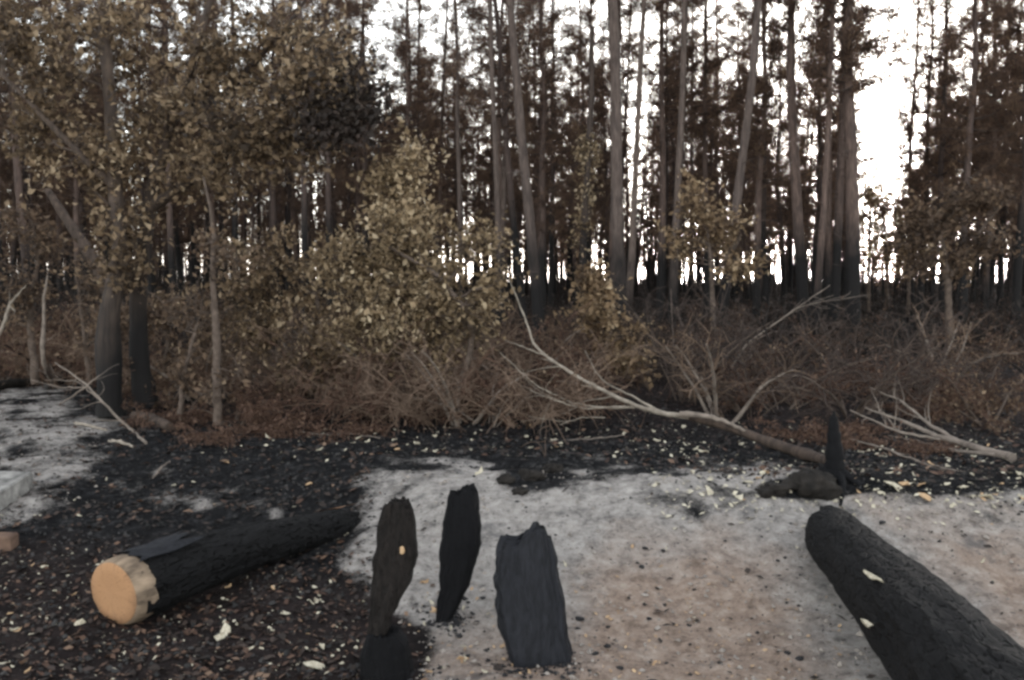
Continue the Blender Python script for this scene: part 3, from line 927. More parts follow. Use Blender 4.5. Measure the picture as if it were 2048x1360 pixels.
leafy('ivy_clad_pine', 'trunk wrapped in yellowish dry ivy leaves left of the thickest pine', 'tree', gp(1165, 650),
      [[(1165, 660, 20, .09), (1165, 520, 20, .08), (1172, 380, 20, .07), (1180, 220, 20, .06), (1184, 60, 20, .05)]],
      [(1172, 330, 10, 90, 20, .12, 26), (1166, 450, 12, 60, 20, .12, 10)],
      'dry_golden_leaves', 0.09, 110, per=32, cl=.2)

# ------------------------------------------------------------------ bare shrubs, brambles, bracken
def make_shrub(seed, height, spread, nst, wood, twig, twn=10, lean=(0, 0), fine=3, r=0.02, leafm=None):
    rng = np.random.default_rng(seed)
    root = empty('burnt_shrub', (0, 0, 0))
    tw = MB(); lf = MB(); nl = 0
    for s in range(nst):
        a = rng.uniform(0, 6.28)
        d = (math.cos(a) * spread + lean[0], math.sin(a) * spread + lean[1], 1.0)
        L = height * rng.uniform(0.7, 1.25)
        rr = r * rng.uniform(0.55, 1.2)
        b0 = (math.cos(a) * 0.08, math.sin(a) * 0.08, -0.05)
        q = path(rng, b0, d, L, 10, 0.08, (math.cos(a) * 0.5 + lean[0] * .6, math.sin(a) * 0.5, -0.45))
        st = MB(); st.tube(q, np.linspace(rr, rr * 0.28, 11), 6)
        st.build('stem', wood, root)
        for w in range(twn):
            i = rng.integers(3, 10)
            dd = (q[i] - q[i - 1]); dd /= np.linalg.norm(dd)
            e = path(rng, q[i], dd + rng.normal(size=3) * 0.75, rng.uniform(0.25, 0.75) * height * 0.6, 6, 0.16, (0, 0, -0.35))
            tw.tube(e, np.linspace(rr * 0.32, 0.0028, 7), 4, 0, cap=False)
            for k in range(fine):
                j = rng.integers(1, 6)
                g_ = path(rng, e[j], rng.normal(size=3) + np.array([0, 0, 0.2]), rng.uniform(0.12, 0.4) * height * 0.6, 4, 0.2, (0, 0, -0.3))
                tw.tube(g_, np.linspace(0.004, 0.0022, 5), 3, 0, cap=False)
                if leafm:
                    m_ = rng.integers(2, 7)
                    leaves(lf, g_[rng.integers(1, 5, m_)] + rng.normal(size=(m_, 3)) * 0.03, None, 0.05, rng)
                    nl += m_
    o = tw.build('twigs', twig, root); o['kind'] = 'stuff'
    if nl:
        o = lf.build('leaves', leafm, root); o['kind'] = 'stuff'
    return root

shr = {
    'grey': [make_shrub(31, 1.25, .55, 5, 'bare_grey_wood', 'thin_twigs', 10, (.25, 0), 3, .026), make_shrub(32, 1.1, .7, 6, 'bare_grey_wood', 'thin_twigs', 9, (-.2, 0), 3, .022)],
    'brown': [make_shrub(33, 1.2, .8, 7, 'branch_wood', 'red_twigs', 12, (0, 0), 4, .018, 'brown_leaves'), make_shrub(34, .95, .9, 8, 'branch_wood', 'red_twigs', 12, (.1, 0), 4, .014, 'rusty_bracken')],
    'soot': [make_shrub(35, 1.1, .8, 7, 'soot_twigs', 'soot_twigs', 10, (0, 0), 4, .02), make_shrub(36, 1.3, .7, 6, 'soot_twigs', 'red_twigs', 12, (0, 0), 4, .02, 'brown_leaves')],
}
shr['dim'] = [make_shrub(39, 1.25, .55, 5, 'branch_wood', 'soot_twigs', 10, (.25, 0), 3, .024), make_shrub(40, 1.1, .8, 9, 'branch_wood', 'dead_needle_twigs', 10, (-.1, 0), 3, .012)]
shr['tangle'] = [make_shrub(37, 1.15, .9, 15, 'thin_twigs', 'thin_twigs', 9, (.2, 0), 3, .010), make_shrub(38, 1.0, 1.0, 14, 'thin_twigs', 'red_twigs', 9, (-.1, 0), 3, .009)]
def put(proto, loc, rz, s, label, cat, group=None, name=None):
    if proto.name in used:
        o = copy_tree(proto)
    else:
        used.add(proto.name); o = proto
    o.location = loc
    o.rotation_euler = (0, 0, rz)
    o.scale = (s, s, s)
    if 'group' in o: del o['group']
    tag(o, label, cat, group)
    return o

SH = [
 ('grey', 1, 620, 780, 1.25, 1.9, 'tall pale thin-stemmed shrub between the leafy oak and the golden sapling'),
 ('grey', 0, 400, 800, 1.25, 2.2, 'pale bent shrub left of the thin brown oak stem'),
 ('grey', 1, 160, 760, 1.3, 0.8, 'pale shrub just left of the two dark oak stems'),
 ('grey', 1, 1040, 800, 1.25, 4.4, 'pale shrub standing among the bare limbs of the fallen branch'),
 ('dim', 0, 1290, 760, 1.3, 2.8, 'brown-stemmed shrub rising behind the tan-orange sapling'),
 ('grey', 0, 1880, 780, 1.2, 3.6, 'pale bent shrub beside the wide bracken patch at right'),
 # kind, variant, px, py(base), scale, rot, label
 ('grey', 0, 690, 800, 1.15, 0.3, 'arching pale grey shrub stems at the left of the reddish twig tangle'),
 ('grey', 1, 745, 805, 0.95, 2.9, 'pale thin-stemmed shrub under the golden-leaved sapling'),
 ('grey', 0, 785, 815, 1.0, 0.0, 'forked grey shrub bending right at the middle of the twig tangle'),
 ('grey', 0, 925, 848, 1.0, 0.2, 'thick grey shrub stem slanting right near the fallen branch tips'),
 ('grey', 1, 978, 850, .7, 0.5, 'short grey shrub right beside the thick slanting one'),
 ('grey', 1, 530, 760, 1.0, 0.1, 'two curved pale shrub stems rising from the dark bank at left'),
 ('dim', 0, 1370, 800, 1.3, 0.9, 'tall brown forked shrub behind the middle of the fallen branch'),
 ('grey', 0, 1440, 845, 1.1, 0.2, 'tall grey shrub growing by the bark end of the fallen branch'),
 ('dim', 1, 1545, 790, 1.5, 1.6, 'high spindly shrub before the black trunk cluster'),
 ('dim', 1, 1610, 815, 1.1, 2.6, 'low brown shrub just left of the small black stump'),
 ('brown', 0, 860, 800, 1.1, 0.7, 'dense reddish-brown twig bush in the centre of the tangle'),
 ('brown', 1, 830, 835, 1.0, 1.7, 'low rusty twig bush at the foot of the central tangle'),
 ('brown', 0, 1000, 815, 1.0, 3.0, 'brown twiggy bush behind the tips of the fallen branch'),
 ('brown', 1, 1100, 830, .95, 4.0, 'low brown bush under the middle of the fallen branch'),
 ('brown', 0, 690, 760, 1.0, 5.0, 'brown bush behind the arching pale grey stems'),
 ('brown', 1, 470, 850, .7, 0.5, 'small reddish bush at the foot of the thin brown oak'),
 ('brown', 0, 340, 810, .9, 1.2, 'brown bush just right of the two dark oak stems'),
 ('brown', 1, 130, 745, 1.0, 3.3, 'brown bush left of the two dark oak stems'),
 ('brown', 0, 30, 740, 1.1, 2.2, 'leafy brown bush by the left edge behind the ash patch'),
 ('brown', 1, 540, 800, .85, .4, 'reddish twig bush on the dark bank behind the curved pale stems'),
 ('brown', 0, 1480, 790, 1.1, .4, 'reddish bush behind the bark end of the fallen branch'),
 ('brown', 1, 1560, 820, 1.0, 1.4, 'low rusty bush among the spindly grey shrubs at right'),
 ('brown', 1, 1850, 800, 1.1, 2.4, 'rusty low bush at right below the shaded oak'),
 ('brown', 0, 1980, 850, .9, 0.4, 'brown bush at the right edge above the forked dry branches'),
 ('brown', 0, 1300, 760, .95, 0.4, 'brown bush at the foot of the tan-orange sapling'),
 ('soot', 1, 1150, 745, 1.1, .4, 'dark twiggy bush in the black hollow behind the fallen branch'),
 ('soot', 0, 1330, 730, 1.2, 1.4, 'sooty bush right of the tan-orange sapling'),
 ('soot', 0, 1720, 740, 1.1, 2.4, 'sooty bush at the foot of the thick dark pine by the sky gap'),
]
for (kd, vi, px, py, s, rz, lb) in SH:
    put(shr[kd][vi], gp(px, py) - Vector((0, 0, .02)), rz, s, lb, 'shrub')
TG = [(700, 835, 1.1, 'left end of the central twig tangle'), (790, 845, 1.0, 'front of the central twig tangle'), (880, 850, 1.1, 'front of the central tangle by the thick slanting stem'),
      (950, 820, 1.1, 'central tangle behind the thick slanting stem'), (1050, 850, 1.0, 'tangle below the fallen branch tips'), (1130, 800, 1.15, 'tangle under the middle of the fallen branch'),
      (850, 780, 1.2, 'back of the central twig tangle'), (1220, 770, 1.0, 'foot of the tan-orange sapling'), (1400, 770, 1.15, 'tangle behind the tall forked brown shrub'), (1500, 830, 1.0, 'tangle between grey shrubs right of centre'),
      (1600, 780, 1.1, 'tangle before the black trunk cluster'), (1700, 830, 1.0, 'tangle right of the small black stump'), (1810, 800, 1.0, 'tangle beside the wide bracken patch at right'), (1960, 810, 1.1, 'tangle near the right edge'),
      (620, 790, 1.0, 'dark bank left of the central tangle'), (500, 800, .9, 'foot of the thin brown oak'), (370, 790, 1.0, 'right of the two dark oak stems'), (240, 780, .9, 'between and behind the two dark oak stems'), (130, 770, 1.0, 'left of the two dark oak stems'), (20, 760, 1.0, 'left edge behind the ash patch')]
for k, (px, py, s, lb) in enumerate(TG):
    put(shr['tangle' if px < 1200 else 'dim'][k % 2 if px < 1200 else 1], gp(px, py), k * 1.1, s * (.85 + .75 * ((k * 0.618) % 1)), 'thin arching twigs at the ' + lb, 'shrub')
rng_s = random.Random(3)
for k in range(120):
    Y = rng_s.uniform(13.5, 30)
    x = rng_s.uniform(-1, 1) * (Y * 0.6 + 1)
    p = px_of(x, Y)
    if 1720 < p < 1840 and Y > 16:
        continue
    kd = rng_s.choice(['soot', 'soot', 'brown']) if p < 1000 else 'soot'
    left = p < 760
    s = rng_s.uniform(.75, 1.15) * (1.15 if left else .95)
    kn = 'sooty' if kd == 'soot' else 'reddish'
    row = 'deep inside' if Y > 21 else 'further forward'
    lb = '%s bush %s %s' % (kn, row, zone(p))
    put(shr[kd][rng_s.randrange(2)], (x, Y, Hf(x, Y)), rng_s.uniform(0, 6), s, lb, 'shrub', lb.replace('bush', 'bushes'))

def scrub():
    rng = np.random.default_rng(9)
    mb = MB()
    n = 7500
    Y = 17 + 140 * rng.random(n) ** 1.3
    x = (rng.random(n) * 2 - 1) * (Y * .66)
    p = px_of(x, Y)
    k_ = ~((p > 1735) & (p < 1830) & (Y < 30))
    x, Y = x[k_], Y[k_]
    z = H(x, Y)
    hh = (.35 + .5 * (fbm(x * .3, Y * .3, octv=2, seed=4) + .6)) * (1 + 1.6 * smooth(30, 110, Y)) * np.where((px_of(x, Y) < 620) | (px_of(x, Y) > 1800), 1.5, 1.0)
    for (xx, yy, zz, h_) in zip(x, Y, z, hh):
        q = np.array([[xx, yy, zz - .03], [xx + rng.normal() * .15, yy, zz + h_ * .6], [xx + rng.normal() * .35, yy + rng.normal() * .2, zz + h_ * rng.uniform(.9, 1.5)]])
        mb.tube(q, [.012 + .0002 * yy, .008 + .0002 * yy, .004 + .0001 * yy], 3, 0, cap=False)
    c = np.repeat(np.stack([x, Y, z + hh * .5], 1), 16, 0)
    hr = np.repeat(hh, 16)[:, None]
    c = c + rng.normal(size=c.shape) * hr * np.array([.55, .55, .35])
    c[:, 2] = np.maximum(c[:, 2], H(c[:, 0], c[:, 1]) + .03)
    leaves(mb, c, None, .13 + .22 * smooth(40, 120, c[:, 1:2]), rng, 1, None, .2, .35)
    o = mb.build('undergrowth', ['soot_twigs', 'sooty_scrub'])
    tag(o, 'low burnt undergrowth covering the wood floor between the pines', 'undergrowth', kind='stuff')
scrub()

def make_bracken(seed, n=46, size=.55):
    rng = np.random.default_rng(seed)
    root = empty('dead_bracken', (0, 0, 0))
    st = MB(); lf = MB()
    for k in range(n):
        a = rng.uniform(0, 6.28); rr = rng.uniform(0, .45)
        q = path(rng, (rr * math.cos(a), rr * math.sin(a), -.02), (math.cos(a) * .8, math.sin(a) * .8, rng.uniform(.3, 1.1)), size * rng.uniform(.6, 1.3), 7, .1, (math.cos(a) * .3, math.sin(a) * .3, -1.3))
        st.tube(q, np.linspace(.005, .002, 8), 3, 0, cap=False)
        for i in range(2, 8):
            m_ = 14
            leaves(lf, q[i] + rng.normal(size=(m_, 3)) * np.array([.05, .05, .025]), None, .055, rng, narrow=.28)
    st.build('stalks', 'red_twigs', root)['kind'] = 'stuff'
    lf.build('fronds', 'rusty_bracken', root)['kind'] = 'stuff'
    return root
brk = [make_bracken(41), make_bracken(42, 34, .4)]
for (vi, px, py, s, rz, lb) in [
 (0, 880, 830, 1.1, 0, 'rust-brown dead bracken in the centre of the twig tangle'),
 (1, 650, 865, .95, 1, 'low rusty bracken patch on the dark bank left of centre'),
 (1, 470, 870, .8, 2, 'small rusty bracken clump at the foot of the thin brown oak'),
 (0, 1510, 790, 1.2, 3, 'reddish bracken among the grey shrubs right of centre'),
 (0, 1830, 790, 1.25, 4, 'wide reddish bracken patch at right under the shaded oak'),
 (1, 1880, 830, 1.1, 5, 'bright rust bracken clump behind the forked dry branches'),
 (1, 1640, 870, .9, 1.5, 'tan bracken scraps around the small black stump'),
 (0, 760, 790, 1.0, 2.5, 'brown bracken beneath the golden-leaved sapling'),
 (0, 1010, 830, .9, 3.5, 'dark rusty bracken under the tips of the fallen branch'),
 (1, 1770, 895, .8, .5, 'pale dry bracken scraps just left of the forked dry branches'),
 (1, 560, 840, .7, .9, 'rusty bracken clump between the dark bank and curved pale stems'),
 (0, 340, 845, .8, 1.9, 'brown bracken at the foot of the two dark oak stems')]:
    put(brk[vi], gp(px, py), rz, s, lb, 'bracken')

# ------------------------------------------------------------------ fallen branches and sticks, each one thing
def stick(name, label, cat, runs, wood, bark_runs=(), twigs=0, seed=0, group=None, tw_m=None):
    """runs: list of polylines (px, py, Y or None for on the ground, radius)"""
    rng = np.random.default_rng(seed)
    def pt(a, b_, Y, r):
        if Y is None:
            g_ = gp(a, b_); return (g_.x, g_.y, g_.z + r * .8, r)
        p = at(a, b_, Y); z = max(p.z, Hf(p.x, p.y) + r * 0.7)
        return (p.x, p.y, z, r)
    if name == 'fallen_branch': runs = [[(a, b_, Y, r * .68) for a, b_, Y, r in rn] for rn in runs]
    mb = MB(); W = []
    for rn in runs:
        q = interp_path([pt(*p) for p in rn], max(8, len(rn) * 5))
        q[1:-1, :3] += rng.normal(size=(len(q) - 2, 3)) * 0.004
        W.append(q)
    base = W[0][0, :3].copy(); base[2] = Hf(base[0], base[1])
    for q in W:
        mb.tube(q[:, :3] - base, q[:, 3] * (1 + .06 * rng.normal(size=len(q))), 8)
    for k in range(twigs):
        q = W[rng.integers(0, len(W))]
        i = rng.integers(len(q) // 3, len(q) - 1)
        e = path(rng, q[i, :3] - base, (q[i + 1, :3] - q[i, :3]) / np.linalg.norm(q[i + 1, :3] - q[i, :3]) + rng.normal(size=3) * .6, rng.uniform(.15, .55), 5, .15)
        mb.tube(e, np.linspace(min(.008, q[i, 3] * .5), .002, 6), 4, 0, cap=False)
    if bark_runs:
        root = empty(name, base)
        mb.build('bare_wood', wood, root)
        b2 = MB()
        for rn in bark_runs:
            q = interp_path([pt(*p) for p in rn], 16)
            b2.tube(q[:, :3] - base, q[:, 3] * (1 + .07 * rng.normal(size=16)), 9)
        b2.build('scorched_end', 'oak_bark', root)
    else:
        root = mb.build(name, wood)
        root.location = base
    return tag(root, label, cat, group)

stick('fallen_branch', 'long forked bare branch lying across the brush, bleached at its tips', 'branch',
      [[(1390, 836, 8.9, .040), (1330, 828, 9.1, .040), (1270, 812, 9.3, .036), (1180, 768, 9.4, .029), (1105, 722, 9.5, .024), (1068, 692, 9.6, .020), (1055, 650, 9.7, .016), (1035, 600, 9.8, .012), (1020, 560, 9.8, .006)],
       [(1270, 815, 9.3, .02), (1200, 815, 9.2, .016), (1140, 805, 9.2, .013), (1070, 770, 9.1, .011), (1000, 705, 9.1, .006)],
       [(1090, 712, 9.5, .014), (1050, 695, 9.4, .010), (1010, 680, 9.3, .005)],
       [(1250, 812, 9.3, .015), (1170, 818, 9.0, .012), (1110, 800, 8.9, .009), (1060, 780, 8.8, .005)],
       [(1330, 828, 9.1, .02), (1250, 785, 9.5, .015), (1200, 760, 9.7, .010), (1170, 700, 9.8, .005)],
       [(1210, 835, 9.0, .008), (1160, 835, 8.9, .007), (1120, 850, 8.8, .005)]],
      'bleached_wood',
      [[(1660, 935, None, .055), (1600, 915, None, .052), (1530, 882, 8.4, .048), (1450, 850, 8.7, .044), (1380, 834, 8.9, .0415)]], 14, 1)
stick('dead_branch', 'short pale knobbly branch lying over the fallen branch bark', 'branch',
      [[(1360, 828, 8.8, .030), (1400, 830, 8.7, .028), (1450, 842, 8.6, .022), (1500, 868, 8.5, .012)]], 'bare_grey_wood', seed=2)
stick('dead_branch', 'forked dry grey branches lying near the right edge', 'branch',
      [[(2025, 925, None, .045), (1960, 905, None, .036), (1880, 875, 8.6, .028), (1800, 840, 9.0, .018), (1730, 815, 9.2, .008)],
       [(1930, 893, 8.3, .024), (1860, 850, 8.9, .018), (1800, 800, 9.4, .013), (1740, 775, 9.8, .006)],
       [(1880, 880, 8.5, .015), (1800, 865, 8.5, .012), (1700, 820, 8.9, .006)],
       [(1990, 915, None, .02), (1900, 905, None, .015), (1820, 880, None, .009), (1760, 870, None, .005)]], 'bare_grey_wood', (), 16, 3)
stick('dead_stick', 'long thin pale stick slanting down over the bank below the oak stems', 'stick',
      [[(292, 890, None, .016), (250, 850, None, .015), (210, 810, 9.6, .014), (175, 770, 10, .012), (110, 725, 10.6, .008)],
       [(180, 775, 10, .010), (120, 775, 10.2, .006), (60, 760, 10.3, .003)], [(200, 800, 9.8, .008), (150, 760, 10.4, .006), (90, 760, 10.6, .003)]], 'bare_grey_wood', (), 6, 4)
stick('dead_stick', 'short thin stick crossing the long slanting one left of the oak stems', 'stick',
      [[(120, 810, None, .010), (150, 790, 9.8, .010), (180, 765, 9.9, .009), (200, 750, 10, .005)]], 'bare_grey_wood', (), 2, 14)
stick('wood_splinter', 'pale split stick on the ash left of the oak stems, upper of two', 'stick', [[(150, 849, None, .016), (180, 854, None, .02), (213, 862, None, .012)]], 'bleached_wood', seed=5)
stick('wood_splinter', 'pale split stick on the dark bank edge, lower of two', 'stick', [[(217, 884, None, .014), (240, 889, None, .018), (268, 896, None, .012)]], 'bleached_wood', seed=6)
stick('dead_branch', 'white crooked branch sticking up at the left edge', 'branch',
      [[(-10, 680, 11.6, .026), (8, 650, 11.6, .024), (18, 612, 11.6, .02), (35, 590, 11.6, .014), (52, 570, 11.6, .006)], [(18, 612, 11.6, .012), (30, 622, 11.5, .006)]], 'bleached_wood', (), 2, 7)
stick('bent_branch', 'pale brown bent stem standing left of the oak stems', 'branch',
      [[(108, 770, None, .035), (90, 735, 11, .03), (82, 715, 11, .028), (88, 660, 11, .026), (86, 600, 11, .018), (95, 550, 11, .01)]], 'bare_grey_wood', (), 5, 8)
stick('dead_branch', 'thin twig arch behind the fallen branch at right of centre', 'branch',
      [[(1460, 740, 12, .012), (1490, 690, 12, .011), (1560, 640, 12, .009), (1660, 570, 12, .004)], [(1490, 690, 12, .008), (1600, 610, 12, .006), (1740, 590, 12, .003)]], 'bare_grey_wood', (), 10, 9)
stick('fallen_log', 'leaning brown trunk propped among the pines behind the oak at left', 'log',
      [[(230, 620, 15, .12), (190, 520, 15.2, .11), (140, 450, 15.4, .09), (95, 380, 15.6, .06)]], 'oak_bark', seed=10)
stick('fallen_log', 'short dark log half sunk in the bank right of the oak stems', 'log',
      [[(268, 838, None, .05), (300, 848, None, .075), (340, 862, None, .05)]], 'oak_bark', seed=11)
stick('fallen_log', 'long sooty log lying on the ash at the left edge behind the patch', 'log',
      [[(-60, 790, None, .08), (30, 775, None, .075), (130, 766, None, .05), (190, 760, None, .03)]], 'soil_root', seed=12)
stick('dead_stick', 'small pale twig lying alone on the black bank', 'stick', [[(305, 958, None, .007), (322, 938, None, .008), (340, 925, None, .006)]], 'bare_grey_wood', seed=13)
stick('dead_stick', 'curved pale twig lying on the dark ground left of centre', 'stick', [[(590, 865, None, .008), (650, 872, None, .009), (700, 868, None, .008), (760, 880, None, .006)]], 'bare_grey_wood', seed=15)
stick('dead_stick', 'pale twig lying before the fallen branch tips', 'stick', [[(1100, 885, None, .008), (1180, 880, None, .010), (1250, 872, None, .006)]], 'bare_grey_wood', seed=16)
stick('dead_stick', 'long dry stick lying right of the small black stump', 'stick', [[(1700, 880, None, .010), (1770, 900, None, .012), (1850, 930, None, .009), (1930, 945, None, .005)]], 'bare_grey_wood', (), 4, 17)

# ------------------------------------------------------------------ charred posts and logs in front
def loft(rings, Yc, depth_f, seed, jag=0.0, top=None, jz=.03, groove=0.10, nseg=80, sub=60, lean=0.0, ex=3.0):
    """solid standing piece of timber; rings: (py, left px, right px) at distance Yc"""
    rng = np.random.default_rng(seed)
    rows = []
    for (py, a, b_) in rings:
        L, Rr = at(a, py, Yc), at(b_, py, Yc)
        rows.append(((L.x + Rr.x) / 2, (Rr.x - L.x) / 2, (L.z + Rr.z) / 2))
    rows = np.array(rows)
    z = np.linspace(rows[0, 2], rows[-1, 2], sub)
    zi = rows[::-1, 2]
    cx = np.interp(z, zi, rows[::-1, 0]); hw = np.interp(z, zi, rows[::-1, 1])
    for _ in range(2):
        hw[1:-1] = .25 * hw[:-2] + .5 * hw[1:-1] + .25 * hw[2:]
        cx[1:-1] = .25 * cx[:-2] + .5 * cx[1:-1] + .25 * cx[2:]
    th = np.arange(nseg) * 2 * math.pi / nseg
    c, s = np.cos(th), np.sin(th)
    sx = np.sign(c) * np.abs(c) ** (2 / ex); sy = np.sign(s) * np.abs(s) ** (2 / ex)
    hw = hw * (1 + .06 * fbm(z * 14, z * 0 + seed, octv=3, seed=seed))
    cx = cx + .012 * fbm(z * 11, z * 0 + seed * 2.0, octv=3, seed=seed + 2)
    g1 = fbm(np.cos(th) * 3.2 + 5, np.sin(th) * 3.2 + seed, octv=3, seed=seed)
    V = []
    zb = rows[-1, 2]
    for i in range(sub):
        w = i / (sub - 1)
        gr = 1 + groove * (g1 + 0.9 * fbm(np.cos(th) * 4, np.sin(th) * 4, np.full(nseg, z[i] * 5), octv=4, seed=seed + 9, gain=.65) - .5 * np.abs(np.sin(th * 7 + g1 * 3)) ** 6)
        zz = z[i] + 0 * th
        if top is not None:
            tx = [at(a, b_, Yc).x for a, b_ in top]; tz = [at(a, b_, Yc).z for a, b_ in top]
            wt = float(smooth(.45, 1., (z[i] - zb) / (z[0] - zb)))
            zz = zz + wt * (np.interp(cx[i] + sx * hw[i], tx, tz) + jz * fbm(c * 9, s * 9, octv=2, seed=seed + 7) - z[0])
        dd = depth_f * (0.75 + 0.25 * hw[i] / hw.max())
        V.append(np.stack([cx[i] + sx * hw[i] * gr, Yc + lean * (z[i] - zb) + sy * dd * gr + 0 * th, zz], 1))
    mb = MB()
    V = np.array(V)
    # inner top: pull the centre of the broken end down into a hollow of splinters
    rim = V[0]; cen = rim.mean(0)
    inner = cen + (rim - cen) * 0.6; inner[:, 2] = rim[:, 2] - 0.004 + 0.010 * rng.normal(size=nseg)
    core = cen + (rim - cen) * 0.2; core[:, 2] = rim[:, 2] * .5 + cen[2] * .5 - 0.008 + 0.012 * rng.normal(size=nseg)
    allr = np.vstack([core[None], inner[None], V])
    n_ = len(allr)
    i = np.arange(n_ - 1)[:, None] * nseg; j = np.arange(nseg)[None]; k = (j + 1) % nseg
    Q = np.stack([i + j, i + k, i + k + nseg, i + j + nseg], -1).reshape(-1, 4)
    allv = np.vstack([allr.reshape(-1, 3), core.mean(0)[None], V[-1].mean(0)[None]])
    ncore = n_ * nseg
    tri = [[ncore, (a + 1) % nseg, a, a] for a in range(nseg)]
    lb = (n_ - 1) * nseg
    tri += [[ncore + 1, lb + a, lb + (a + 1) % nseg, lb + (a + 1) % nseg] for a in range(nseg)]
    org = np.array([cx[-1], Yc, zb])
    mb.add(allv - org, np.vstack([Q, tri]))
    return mb, org

def lump(seed, sx, sy, sz, nu=10, nv=6, rough=.25):
    nu, nv = int(nu * 1.0), nv
    u = np.linspace(0, 2 * math.pi, nu, endpoint=False); v = np.linspace(0.12, math.pi - .12, nv)
    U, Vv = np.meshgrid(u, v)
    dx, dy, dz = np.sin(Vv) * np.cos(U), np.sin(Vv) * np.sin(U), np.cos(Vv)
    rr = 1 + rough * 2.2 * fbm(dx * 1.7 + seed, dy * 1.7, dz * 1.7, octv=4, seed=seed, gain=.65)
    X = rr * dx * sx; Y = rr * dy * sy; Z = rr * dz * sz
    i = np.arange(nv - 1)[:, None] * nu; j = np.arange(nu)[None]; k = (j + 1) % nu
    Q = np.stack([i + j, i + k, i + k + nu, i + j + nu], -1).reshape(-1, 4)
    V3 = np.vstack([np.stack([X, Y, Z], -1).reshape(-1, 3), [[0, 0, sz]], [[0, 0, -sz]]])
    t = [[nu * nv, (a + 1) % nu, a, a] for a in range(nu)] + [[nu * nv + 1, nu * (nv - 1) + a, nu * (nv - 1) + (a + 1) % nu, nu * (nv - 1) + (a + 1) % nu] for a in range(nu)]
    mb = MB(); mb.add(V3, np.vstack([Q, t]))
    return mb

def sink(rings, extra=25):
    a = rings[-1]
    return rings + [(a[0] + extra, a[1], a[2])]

# narrow pitch-black shard
g_ = gp(892, 1238)
mb, org = loft(sink([(990, 894, 952), (1010, 890, 957), (1050, 886, 963), (1100, 882, 958), (1150, 878, 944), (1200, 875, 926), (1238, 873, 906)], 14), g_.y, .05, 3, top=[(880, 1008), (897, 1000), (915, 998), (930, 985), (945, 984), (955, 1004), (965, 1015)], groove=.16, lean=.20)
o = mb.build('charred_post', 'charred_wood'); o.location = org
tag(o, 'narrow pitch-black charred post tapering to its foot, in the pale ash', 'post')
# broad slab with broken top
g_ = gp(1080, 1330)
mb, org = loft(sink([(1085, 1000, 1102), (1100, 993, 1110), (1160, 989, 1120), (1220, 993, 1130), (1280, 1006, 1139), (1335, 1022, 1148)], 20), g_.y, .075, 12, top=[(990, 1108), (1002, 1099), (1013, 1097), (1022, 1110), (1036, 1108), (1048, 1086), (1058, 1075), (1085, 1074), (1098, 1090), (1108, 1104)], groove=.14, lean=.24, ex=3.6)
o = mb.build('charred_post', 'slate_char'); o.location = org
tag(o, 'broad slate-black charred slab with jagged broken top, in the pale ash', 'post')
# bark post at the left of the ash
g_ = gp(775, 1352)
root = empty('scorched_post', (g_.x, g_.y, g_.z))
mb, org = loft([(1015, 760, 820), (1030, 754, 827), (1050, 748, 832), (1110, 742, 833), (1160, 739, 822), (1200, 738, 800), (1240, 735, 780), (1290, 732, 775)], g_.y, .07, 21, top=[(745, 1045), (760, 1024), (778, 1011), (796, 1007), (815, 1018), (832, 1045)], groove=.14, lean=.12)
o = mb.build('upright', 'scorched_bark', root); o.location = Vector(org) - root.location
mb, org = loft(sink([(1262, 735, 800), (1285, 726, 818), (1320, 722, 823), (1352, 720, 826)], 25), g_.y, .10, 22, groove=.08)
o = mb.build('foot_block', 'charred_wood', root); o.location = Vector(org) - root.location
a_ = at(804, 1100, g_.y - .085)
mb = lump(5, .012, .005, .022, 8, 5, .2); o = mb.build('bare_patch', 'tan_wood_chip', root); o.location = a_ - root.location
tag(root, 'brown-barked scorched post with rounded head and thin neck above a dark foot block', 'post')

